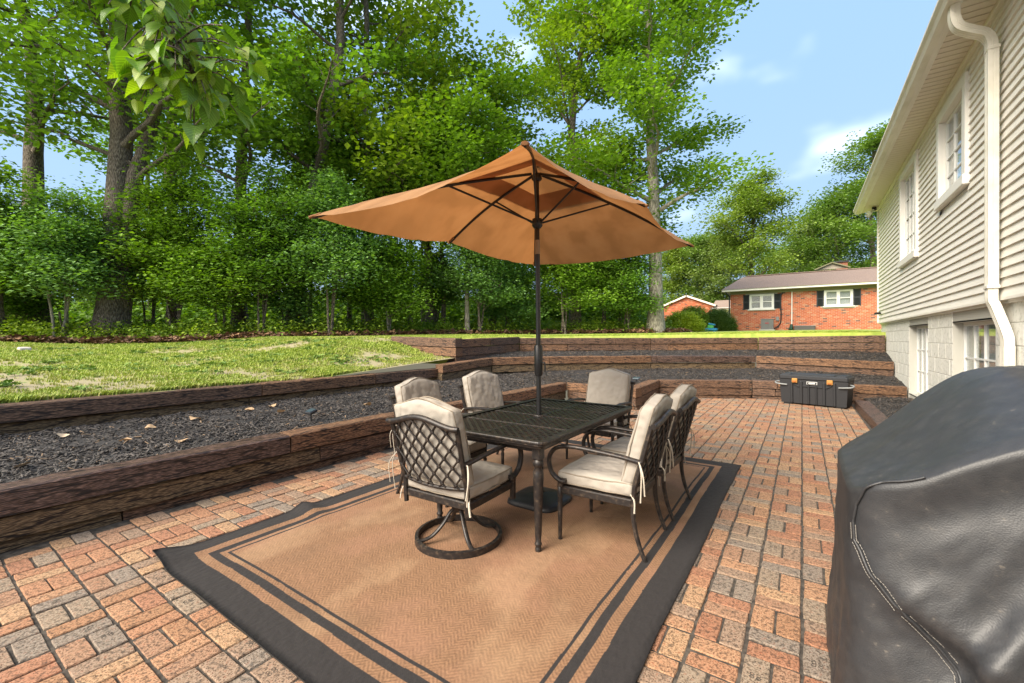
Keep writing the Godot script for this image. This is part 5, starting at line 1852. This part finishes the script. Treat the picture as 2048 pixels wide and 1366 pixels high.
func woods() -> void:
	M.spray = leaf_cluster(34, 0.17, 0.42, 61)
	M.fine = leaf_cluster(42, 0.10, 0.36, 62)
	var dark := [Color(0.098, 0.205, 0.027), Color(0.234, 0.42, 0.051)]
	var mid := [Color(0.129, 0.25, 0.027), Color(0.298, 0.484, 0.048)]
	var lime := [Color(0.174, 0.291, 0.025), Color(0.374, 0.507, 0.045)]
	var cool := [Color(0.122, 0.26, 0.061), Color(0.284, 0.475, 0.13)]
	var g := "tall trees of the wood behind the lawn"
	tree("tall_tree", "big double-stemmed tree with rough bark at the edge of the wood", "tree", g, plan(222, 14.2), {"seed": 1, "h": 17.0, "r": 0.43, "w": 5.0, "base": 0.36, "limbs": 14, "twigs": 5, "clumps": 3, "puff": 0.42, "pal": mid, "stems": [Vector3(0.015, 0, -0.015), Vector3(0.10, 0, -0.12)], "leaf": 1.15})
	tree("tall_tree", "leaning brown trunk beside the double-stemmed tree in the wood", "tree", g, plan(78, 15.0), {"seed": 2, "h": 16.0, "r": 0.36, "w": 4.6, "base": 0.36, "limbs": 12, "twigs": 5, "clumps": 3, "puff": 0.42, "pal": dark, "stems": [Vector3(-0.05, 0, 0.03)], "leaf": 1.15})
	tree("tall_tree", "thick trunk at the lawn edge past the leaning brown trunk", "tree", g, plan(-25, 12.8), {"seed": 3, "h": 15.0, "r": 0.33, "w": 4.4, "base": 0.42, "limbs": 11, "twigs": 5, "clumps": 3, "puff": 0.42, "pal": mid, "stems": [Vector3(-0.02, 0, 0.02)], "leaf": 1.15})
	tree("tall_tree", "slender straight dark tree deep in the wood behind the double stem", "tree", g, plan(345, 19.0), {"seed": 4, "h": 20.0, "r": 0.24, "w": 5.0, "base": 0.30, "limbs": 14, "twigs": 5, "clumps": 3, "puff": 0.5, "pal": dark, "leaf": 1.35})
	tree("tall_tree", "dense bright green tree between the slender tree and the crooked one", "tree", g, plan(480, 17.5), {"seed": 5, "h": 18.5, "r": 0.27, "w": 5.2, "base": 0.28, "limbs": 16, "twigs": 5, "clumps": 4, "puff": 0.5, "pal": mid, "leaf": 1.3})
	tree("tall_tree", "crooked dark tree leaning over the understorey shrubs", "tree", g, plan(585, 17.0), {"seed": 6, "h": 18.0, "r": 0.32, "w": 5.2, "base": 0.30, "limbs": 15, "twigs": 5, "clumps": 3, "puff": 0.5, "pal": dark, "stems": [Vector3(0.09, 0, -0.09)], "leaf": 1.3})
	tree("tall_tree", "lime green tree with layered boughs above the umbrella's long tip", "tree", g, plan(735, 18.5), {"seed": 7, "h": 17.5, "r": 0.24, "w": 4.9, "base": 0.26, "limbs": 17, "twigs": 5, "clumps": 4, "puff": 0.45, "pal": lime, "leaf": 1.25})
	tree("tall_tree", "broad yellow-green tree behind the umbrella canopy", "tree", g, plan(860, 20.0), {"seed": 8, "h": 13.6, "r": 0.22, "w": 4.6, "base": 0.24, "limbs": 17, "twigs": 5, "clumps": 4, "puff": 0.45, "pal": lime, "leaf": 1.25})
	tree("tall_tree", "lower round-topped green tree directly behind the umbrella peak", "tree", g, plan(985, 21.0), {"seed": 9, "h": 12.4, "r": 0.2, "w": 4.4, "base": 0.22, "limbs": 16, "twigs": 5, "clumps": 4, "puff": 0.45, "pal": mid, "leaf": 1.25})
	tree("tall_tree", "tall open-crowned tree with bare forked limbs behind the umbrella", "tree", g, plan(1150, 21.5), {"seed": 10, "h": 20.5, "r": 0.28, "w": 5.0, "base": 0.30, "limbs": 19, "twigs": 6, "clumps": 5, "puff": 0.42, "pal": lime, "rise": 0.9, "leaf": 1.2})
	tree("tall_tree", "tall pale-trunked tree standing alone at the end of the wood", "tree", g, plan(1311, 20.0), {"seed": 11, "h": 19.5, "r": 0.33, "w": 5.2, "base": 0.26, "limbs": 27, "twigs": 6, "clumps": 6, "puff": 0.40, "pal": mid, "rise": 0.75, "bark": M.palebark, "leaf": 1.15})
	# rows farther in
	var deep := [[300, 29.0], [600, 30.0], [1090, 30.0]]
	for k in deep.size():
		tree("forest_tree", "dark leafy forest tree filling the gaps deep inside the wood", "tree", "forest trees deep in the wood", plan(deep[k][0], deep[k][1]), {"seed": 30 + k, "h": 17.0 + 3.0 * sin(k * 2.1) - (7.0 if k == 2 else 0.0), "r": 0.22, "w": 5.0, "base": 0.22, "limbs": 14, "twigs": 5, "clumps": 4, "puff": 0.6, "pal": [dark, mid][k % 2], "leaf": 1.7})
	# understorey along the edge of the lawn
	var under := [
		[-40, 13.0, 4.6, "low leafy shrub beside the thick lawn-edge trunk"], [52, 13.2, 4.2, "shrub with drooping sprays in front of the leaning brown trunk"], [130, 13.0, 4.4, "thin-stemmed shrub growing over the heap of dry leaves"],
		[300, 13.4, 5.0, "full bright shrub beside the foot of the double-stemmed tree"], [372, 14.8, 5.4, "tall dark shrub filling the gap behind the bright shrub"], [445, 13.6, 4.0, "rounded light green shrub at the edge of the lawn"],
		[520, 14.6, 5.6, "tall grey-green shrub with arching sprays under the crooked tree"], [590, 14.0, 4.6, "grey-green shrub with fine leaves beside the arching shrub"], [660, 15.4, 4.8, "dark shrub under the long tip of the umbrella"],
		[725, 16.0, 4.4, "shrub with bare stems showing under the lime green tree"], [792, 16.6, 4.2, "forked pale-stemmed small tree under the umbrella canopy"], [868, 18.5, 4.2, "dark low shrub between thin trunks behind the umbrella"],
		[950, 18.8, 4.0, "low shrub with yellowish leaves beside the umbrella pole"], [1025, 19.0, 4.2, "leafy shrub just behind the umbrella pole"], [1120, 19.4, 4.6, "broad shrub under the open-crowned tree"],
		[1195, 19.2, 4.4, "round dense shrub between the open-crowned tree and the pale trunk"], [1262, 20.4, 4.2, "shrub leaning against the pale-trunked tree"], [215, 16.5, 5.5, "dark sapling behind the double-stemmed tree"]]
	for k in under.size():
		var u: Array = under[k]
		tree("shrub", u[3], "shrub", "understorey shrubs along the lawn edge", plan(u[0] + [8, -14, 4][k % 3], u[1] + [0.0, 1.6, 0.5, 2.4][k % 4]), {"seed": 70 + k, "h": u[2] * [1.15, 0.8, 1.0, 0.9][k % 4], "r": 0.06, "w": [1.9, 1.35, 1.6][k % 3], "base": [0.30, 0.22, 0.34][k % 3], "limbs": 10, "twigs": 5, "clumps": 3, "puff": 0.3, "pal": [mid, dark, cool, cool, mid][k % 5] if u[0] != 300 else lime, "mesh": M.fine, "leaf": 1.25, "rise": 0.7, "stems": [Vector3(0.06, 0, 0.02), Vector3(-0.10, 0, 0.05), Vector3(0.04, 0, -0.10)], "bark": M.palebark if k in [2, 9, 10] else M.bark})
	# bare thin trunks that show between the shrubs
	var poles := [[820, 19.0, 0.13], [845, 20.5, 0.10], [886, 20.0, 0.12], [935, 18.4, 0.11], [1240, 21.5, 0.12], [620, 18.0, 0.09], [700, 18.8, 0.11]]
	for k in poles.size():
		tree("thin_tree", ["thin dark trunk standing between the shrubs of the wood", "thin pale trunk standing between the shrubs of the wood"][k % 2], "tree", "thin trunks between the shrubs", plan(poles[k][0], poles[k][1]), {"seed": 110 + k, "h": 9.0, "r": poles[k][2], "w": 2.6, "base": 0.45, "limbs": 9, "twigs": 5, "clumps": 4, "puff": 0.35, "pal": mid, "bark": M.palebark if k % 2 else M.bark, "leaf": 1.2})
	# dry leaves, low plants and a fallen limb along the edge
	var r := RandomNumberGenerator.new()
	r.seed = 91
	var xf := []
	var col := []
	var gx := []
	var gc := []
	var edge: Array = M.edge
	for k in 9000:
		var i := mini(int(r.randf() * 10.0), 9)
		var p: Vector2 = edge[i].lerp(edge[i + 1], r.randf()) + Vector2(-1, -0.3) * (r.randf() * r.randf() * 4.0 - 0.3) + Vector2(r.randfn(0, 0.15), r.randfn(0, 0.15))
		var y := lawn_y(p.x, p.y) + 0.05 + 0.14 * r.randf() * r.randf()
		xf.append(Transform3D(Basis(Vector3.UP, r.randf() * TAU) * Basis(Vector3.RIGHT, r.randf_range(-0.9, 0.9)) * Basis.from_scale(Vector3.ONE * r.randf_range(0.7, 1.4)), Vector3(p.x, y, p.y)))
		col.append(Color(0.10, 0.050, 0.026).lerp(Color(0.36, 0.20, 0.10), r.randf() * r.randf() * 1.2))
		if k % 7 == 0:
			p += Vector2(-1, -0.3) * r.randf() * 2.0
			gx.append(Transform3D(Basis(Vector3.UP, r.randf() * TAU).scaled(Vector3.ONE * r.randf_range(0.7, 1.5)), Vector3(p.x, lawn_y(p.x, p.y) + r.randf_range(0.1, 0.5), p.y)))
			gc.append((mid[0] as Color).lerp(lime[1], r.randf()))
	var leafy := stn()
	for q in 3:
		var b := Basis(Vector3.UP, q * 2.1)
		var o := Vector3(cos(q * 2.1), 0.1 * q, sin(q * 2.1)) * 0.07
		qd(leafy, o + b * Vector3(-0.035, 0, 0.05), o + b * Vector3(0.035, 0.015, 0.05), o + b * Vector3(0.03, 0.0, -0.06), o + b * Vector3(-0.03, 0.02, -0.06))
	leafy.generate_normals()
	var o: Node3D = scatter("leaf_litter", leafy.commit(), M.chip, xf, col)
	tag(o, "brown dry leaf litter along the foot of the wood", "leaf litter", "", "stuff")
	o = joined("ground_cover", M.fine, M.leaf, gx, gc)
	tag(o, "low green seedlings and ground plants under the wood's edge", "plants", "", "stuff")
	gx = []
	gc = []
	for k in 2600:
		var px := r.randf_range(-80.0, 1290.0)
		var q := plan(px, r.randf_range(27.0, 38.0))
		gx.append(Transform3D(Basis(Vector3.UP, r.randf() * TAU).scaled(Vector3.ONE * r.randf_range(1.6, 2.6)), q + Vector3(0, 2.6 * pow(r.randf(), 1.4), 0)))
		gc.append((dark[0] as Color).lerp(mid[1], r.randf()))
	o = joined("far_undergrowth", M.spray, M.leaf, gx, gc)
	tag(o, "dense undergrowth deep in the wood behind the trunks", "undergrowth", "", "stuff")
	var lg := thing("fallen_log", "mossy fallen branch lying beside the double-stemmed tree", "log", plan(120, 13.6))
	var st := stn()
	var e := plan(208, 14.0) - plan(120, 13.6)
	tube(st, spline([Vector3(0, 0.06, 0), e * 0.3 + Vector3(0, 0.25, 0), e * 0.65 + Vector3(0, 0.5, 0), e + Vector3(0, 0.75, 0)]), 0.12, 10)
	obj("log", st, M.bark, lg)
	st = stn()
	tube(st, spline([e * 0.3 + Vector3(0, 0.25, 0), e * 0.3 + Vector3(0.3, 0.5, 0.3), e * 0.3 + Vector3(0.5, 0.9, 0.4)]), 0.03, 6)
	obj("branch_stub", st, M.bark, lg)

func far_trees() -> void:
	var pal := [Color(0.17, 0.27, 0.045), Color(0.32, 0.42, 0.08)]
	var pale := [Color(0.18, 0.28, 0.08), Color(0.32, 0.41, 0.14)]
	var deepg := [Color(0.13, 0.25, 0.05), Color(0.27, 0.39, 0.09)]
	var g := "trees behind the neighbouring houses"
	M.big = leaf_cluster(30, 0.34, 0.95, 63)
	var list := [
		[1505, 46.0, 15.6, 5.2, pal, 0.36, "wide airy tree behind the brick house with dark trunk showing"],
		[1745, 44.0, 19.5, 5.6, deepg, 0.10, "tallest conical tree rising behind the brick house chimney"],
		[1630, 54.0, 14.5, 5.0, pale, 0.25, "thin pale tree between the airy tree and the tall conical one"],
		[1675, 50.0, 15.5, 5.5, deepg, 0.12, "dense green tree touching the tall conical one"],
		[1400, 60.0, 13.0, 4.5, deepg, 0.12, "green tree behind the distant brick gable"],
		[1345, 62.0, 13.0, 3.6, pal, 0.12, "leafy tree beyond the pale-trunked tree"],
		[1440, 58.0, 12.0, 5.5, pale, 0.2, "hazy green tree in the gap beside the airy tree"],
		[1570, 62.0, 12.0, 6.0, deepg, 0.08, "low spreading tree behind the brick house roof"]]
	for k in list.size():
		var l: Array = list[k]
		var p := plan(l[0], l[1])
		tree("garden_tree", l[6], "tree", g, p, {"seed": 150 + k, "h": l[2], "r": 0.32, "w": l[3], "base": l[5], "limbs": 22, "twigs": 7, "clumps": 5, "puff": 0.55, "pal": l[4], "mesh": M.big, "leaf": 0.85, "rise": 0.7})
	# bushes in front of the brick house
	var small := leaf_cluster(40, 0.06, 0.16, 64, 0.8)
	var bush := func(called: String, label: String, at: Vector3, size: Vector3, pl: Array, n: int, sd: int) -> void:
		var r := RandomNumberGenerator.new()
		r.seed = sd
		var t := thing(called, label, "bush", at)
		var xf := []
		var col := []
		for k in n:
			var d := Vector3(r.randfn(0, 1), absf(r.randfn(0, 1)), r.randfn(0, 1)).normalized()
			var lump := 1.0 + 0.22 * nz.get_noise_3d(d.x * 2.2 + sd, d.y * 2.2, d.z * 2.2)
			xf.append(Transform3D(Basis(Vector3.UP, r.randf() * TAU), d * size * lump * pow(r.randf(), 0.25)))
			col.append((pl[0] as Color).lerp(pl[1], r.randf()))
		var st := stn()
		for k in 6: tube(st, [Vector3.ZERO, Vector3(cos(k * 1.1) * size.x * 0.5, size.y * 0.7, sin(k * 1.1) * size.z * 0.5)], [0.03, 0.01], 5)
		obj("stems", st, M.bark, t)
		joined("foliage", small, M.leaf, xf, col, t)
	var y1 := upper(-5.2, -24.0)
	bush.call("round_bush", "clipped round yellow-green bush beside the pale-trunked tree", Vector3(-5.25, y1, -24.0), Vector3(1.05, 1.05, 0.95), [Color(0.25, 0.36, 0.02), Color(0.45, 0.54, 0.035)], 1300, 1)
	var y2 := upper(-4.6, -27.0)
	bush.call("hedge_bush", "tall bright green bush behind the round yellow-green one", Vector3(-5.4, y2, -27.2), Vector3(1.0, 1.5, 0.9), [Color(0.13, 0.25, 0.025), Color(0.28, 0.42, 0.04)], 1200, 2)
	bush.call("hedge_bush", "dark green bush against the corner of the brick house", Vector3(-4.1, y2, -27.8), Vector3(0.95, 1.3, 0.9), [Color(0.05, 0.11, 0.015), Color(0.13, 0.22, 0.03)], 1200, 3)
	var tt := thing("garden_toy", "teal and green plastic garden toy beside the dark green bush", "toy", Vector3(-4.05, upper(-4.05, -25.0), -25.0))
	var teal := mat(lin(0.01, 0.16, 0.30), 0.4)
	obox("tray", Vector3(0, 0.12, 0), Vector3(0.66, 0.14, 0.42), teal, tt, 0.04)
	obox("leg", Vector3(-0.2, 0.03, 0), Vector3(0.12, 0.07, 0.3), teal, tt, 0.01)
	obox("leg", Vector3(0.2, 0.03, 0), Vector3(0.12, 0.07, 0.3), teal, tt, 0.01)
	obox("column", Vector3(0.0, 0.27, 0), Vector3(0.3, 0.18, 0.24), mat(lin(0.05, 0.30, 0.06), 0.4), tt, 0.03)
	obox("canopy", Vector3(0.06, 0.40, 0), Vector3(0.34, 0.09, 0.28), teal, tt, 0.03, Basis(Vector3.FORWARD, 0.2))

# ---------------------------------------------------------------- large-leaved branch that hangs into view
func heart_leaf(sd: int) -> ArrayMesh:
	var r := RandomNumberGenerator.new()
	r.seed = sd
	var st := stn()
	st.set_smooth_group(0)
	var out := [Vector2(0, 0), Vector2(0.22, 0.10), Vector2(0.40, 0.02), Vector2(0.47, -0.22), Vector2(0.40, -0.50), Vector2(0.22, -0.80), Vector2(0.0, -1.12)]
	var droop := r.randf_range(0.15, 0.4)
	var fold := r.randf_range(0.15, 0.4)
	var f := func(x: float, z: float) -> Vector3:
		return Vector3(x, fold * absf(x) - droop * z * z + 0.035 * sin(z * 11.0) * absf(x) * 2.0, z)
	for s in [-1.0, 1.0]:
		for k in out.size() - 1:
			var a: Vector2 = out[k]
			var b: Vector2 = out[k + 1]
			var steps := 3
			for q in steps:
				var t0 := float(q) / steps
				var t1 := float(q + 1) / steps
				var p := [f.call(s * a.x * t0, a.y), f.call(s * a.x * t1, a.y), f.call(s * b.x * t1, b.y), f.call(s * b.x * t0, b.y)]
				for w in ([0, 2, 1, 0, 3, 2] if s > 0 else [3, 1, 2, 3, 0, 1]):
					st.set_uv(Vector2(p[w].x + 0.5, (0.11 - p[w].z) / 1.24))
					st.add_vertex(p[w])
	st.generate_normals()
	return st.commit()

func hanging_branch() -> void:
	var t := thing("broad_leaf_tree", "tree branch with large heart-shaped leaves hanging over the slope", "tree", Vector3(-7.6, lawn_y(-7.6, 1.2), 1.2))
	var o := t.position
	var tip := Vector3(-3.50, 3.22, -1.24)
	var limb := spline([Vector3(-7.45, 4.6, 1.0), Vector3(-6.3, 5.0, 0.3), Vector3(-5.1, 4.85, -0.3), Vector3(-4.29, 4.42, -0.72), Vector3(-3.85, 3.85, -1.02), tip], 5)
	var st := stn()
	tube(st, [Vector3(0, -0.2, 0), Vector3(0.05, 1.5, -0.05), Vector3(0.12, 3.0, -0.1), Vector3(0.15, 4.2, -0.2), Vector3(0.1, 5.6, -0.2)], [0.24, 0.2, 0.18, 0.15, 0.1], 12)
	obj("trunk", st, M.bark, t)
	st = stn()
	var lp := []
	var lr := []
	for k in limb.size():
		lp.append(limb[k] - o)
		lr.append(lerpf(0.09, 0.010, pow(float(k) / limb.size(), 0.5)))
	tube(st, lp, lr, 8)
	var r := RandomNumberGenerator.new()
	r.seed = 12
	var shapes := [heart_leaf(1), heart_leaf(2), heart_leaf(3), heart_leaf(4)]
	var vi := Image.create(128, 160, false, Image.FORMAT_RGB8)
	for j in 160:
		for i in 128:
			var x := absf(i / 127.0 - 0.5)
			var z := j / 159.0 * 1.24
			var d := x * 1.1
			for q in 6:
				var w := absf((z - 0.10 - q * 0.17) - x * 1.15) * 0.62
				d = minf(d, w + x * 0.02)
			var g := 0.80 + 0.2 * ss(0.03, 0.0, d)
			g *= 0.94 + 0.12 * (nz.get_noise_2d(i * 0.2, j * 0.2) * 0.5 + 0.5)
			vi.set_pixel(i, j, Color(g, minf(g * 1.02, 1.0), g * 0.95))
	var veins := ImageTexture.create_from_image(vi)
	var mats := []
	for c in [[Color(0.28, 0.45, 0.05), 0.45], [Color(0.36, 0.52, 0.05), 0.45], [Color(0.24, 0.41, 0.07), 0.34], [Color(0.43, 0.55, 0.06), 0.5], [Color(0.26, 0.42, 0.12), 0.28]]:
		var m := mat((c[0] as Color).linear_to_srgb(), c[1])
		m.backlight_enabled = true
		m.backlight = Color(0.9, 1.0, 0.4)
		m.albedo_texture = veins
		mats.append(m)
	var spots := []
	for k in range(8, limb.size()):
		var base: Vector3 = limb[k]
		var nt := 10 if k > 11 else 5
		for q in nt:
			var d := Vector3(r.randf_range(-0.5, 0.9), r.randf_range(-1.0, 0.35), r.randf_range(-0.8, 0.8)).normalized()
			var l := r.randf_range(0.18, 0.46)
			var tw := spline([base, base + d * l * 0.5 + Vector3(0, 0.04, 0), base + d * l + Vector3(0, -0.10 * l, 0)], 3)
			var tp := []
			for p in tw: tp.append(p - o)
			tube(st, tp, [0.007, 0.006, 0.006, 0.005, 0.005, 0.004, 0.003], 5)
			for e in 3: spots.append([tw[[6, 5, 3][e]], d])
	obj("limb", st, M.bark, t)
	for s in spots:
		var d: Vector3 = s[1]
		var ln := r.randf_range(0.08, 0.15)
		var az := atan2(d.x, d.z) + r.randf_range(-1.2, 1.2) + PI
		var b := Basis(Vector3.UP, az) * Basis(Vector3.RIGHT, -r.randf_range(0.35, 1.25)) * Basis(Vector3.FORWARD, r.randf_range(-0.5, 0.5))
		var p: Vector3 = s[0] - o + Vector3(r.randf_range(-1, 1), r.randf_range(-1, 0.6), r.randf_range(-1, 1)) * 0.05
		inst("leaf", shapes[r.randi() % 4], mats[r.randi() % mats.size()], t, Transform3D(b.scaled_local(Vector3.ONE * ln), p))

# ---------------------------------------------------------------- small things
func small_things() -> void:
	var sl := thing("solar_stake_light", "small black solar stake light standing in the mulch", "garden light", Vector3(-4.72, 0.38, -2.83))
	var st := stn()
	tube(st, [Vector3(0, -0.05, 0), Vector3(0, 0.13, 0)], 0.009, 8)
	obj("stake", st, M.black, sl)
	var h := obox("head", Vector3(0, 0.145, 0), Vector3(0.12, 0.03, 0.095), M.black, sl, 0.006, Basis(Vector3.RIGHT, 0.35))
	obox("solar_panel", Vector3(0, 0.163, 0.005), Vector3(0.10, 0.004, 0.075), mat(lin(0.05, 0.07, 0.09), 0.15), h, 0.0, Basis(Vector3.RIGHT, 0.35))
	var s2 := thing("solar_stake_light", "low solar light in the mulch beyond the far chair", "garden light", Vector3(-3.0, 0.44, -9.3))
	st = stn()
	tube(st, [Vector3(0, -0.05, 0), Vector3(0, 0.05, 0)], 0.009, 8)
	obj("stake", st, M.black, s2)
	obox("head", Vector3(0, 0.06, 0), Vector3(0.14, 0.03, 0.12), mat(lin(0.05, 0.07, 0.09), 0.2), s2, 0.006, Basis(Vector3.RIGHT, 0.2))
	# dry leaves on the mulch
	var r := RandomNumberGenerator.new()
	r.seed = 3
	var tan_l := mat(lin(0.42, 0.28, 0.16), 0.8)
	tan_l.backlight_enabled = true
	tan_l.backlight = Color(0.4, 0.3, 0.2)
	var pale := mat(lin(0.52, 0.40, 0.28), 0.8)
	for p in [[-4.85, -0.62], [-5.6, -1.6], [-5.75, -2.05], [-5.2, -1.3], [-5.9, -2.7], [-5.5, -2.9], [-5.95, -3.0], [-4.8, -1.6], [-5.1, -3.9], [-4.9, -5.4], [-5.3, -6.1], [-5.8, -1.0]]:
		var s := stn()
		s.set_smooth_group(0)
		var c := r.randf_range(0.2, 0.5)
		for k in 8:
			for q in 4:
				var f := func(a: int, b: int) -> Vector3:
					var u := a / 8.0
					var w := (b / 4.0 - 0.5) * 2.0 * sin(u * PI) * 0.42
					return Vector3(w, c * w * w + 0.12 * sin(u * 5.0 + c * 9.0), u - 0.5) * 0.12
				qd(s, f.call(k, q), f.call(k, q + 1), f.call(k + 1, q + 1), f.call(k + 1, q))
		var o := obj("dry_leaf", s, tan_l if r.randf() < 0.6 else pale)
		o.position = Vector3(p[0], 0.415 + 0.035 * (-4.4 - p[0]), p[1])
		o.rotation = Vector3(r.randf_range(-0.3, 0.3), r.randf() * TAU, r.randf_range(-0.3, 0.3))
		o.scale = Vector3.ONE * r.randf_range(0.6, 1.2)
		tag(o, "curled tan dry leaf lying on the dark mulch", "leaf", "dry leaves on the mulch")
	var stone := thing("flat_stone", "pale flat stone lying in the grass near the wood", "stone", Vector3(-15.0, lawn_y(-15.0, -1.95) + 0.01, -1.95))
	st = pillow(Vector3(0.16, 0.045, 0.1), 0.03, Vector3.ZERO, func(q: Vector3) -> Vector3: return q + Vector3(0, 0.03 + nz.get_noise_2d(q.x * 9, q.z * 9) * 0.02, 0), 6)
	obj("body", st, mat(lin(0.55, 0.50, 0.46), 0.8), stone)
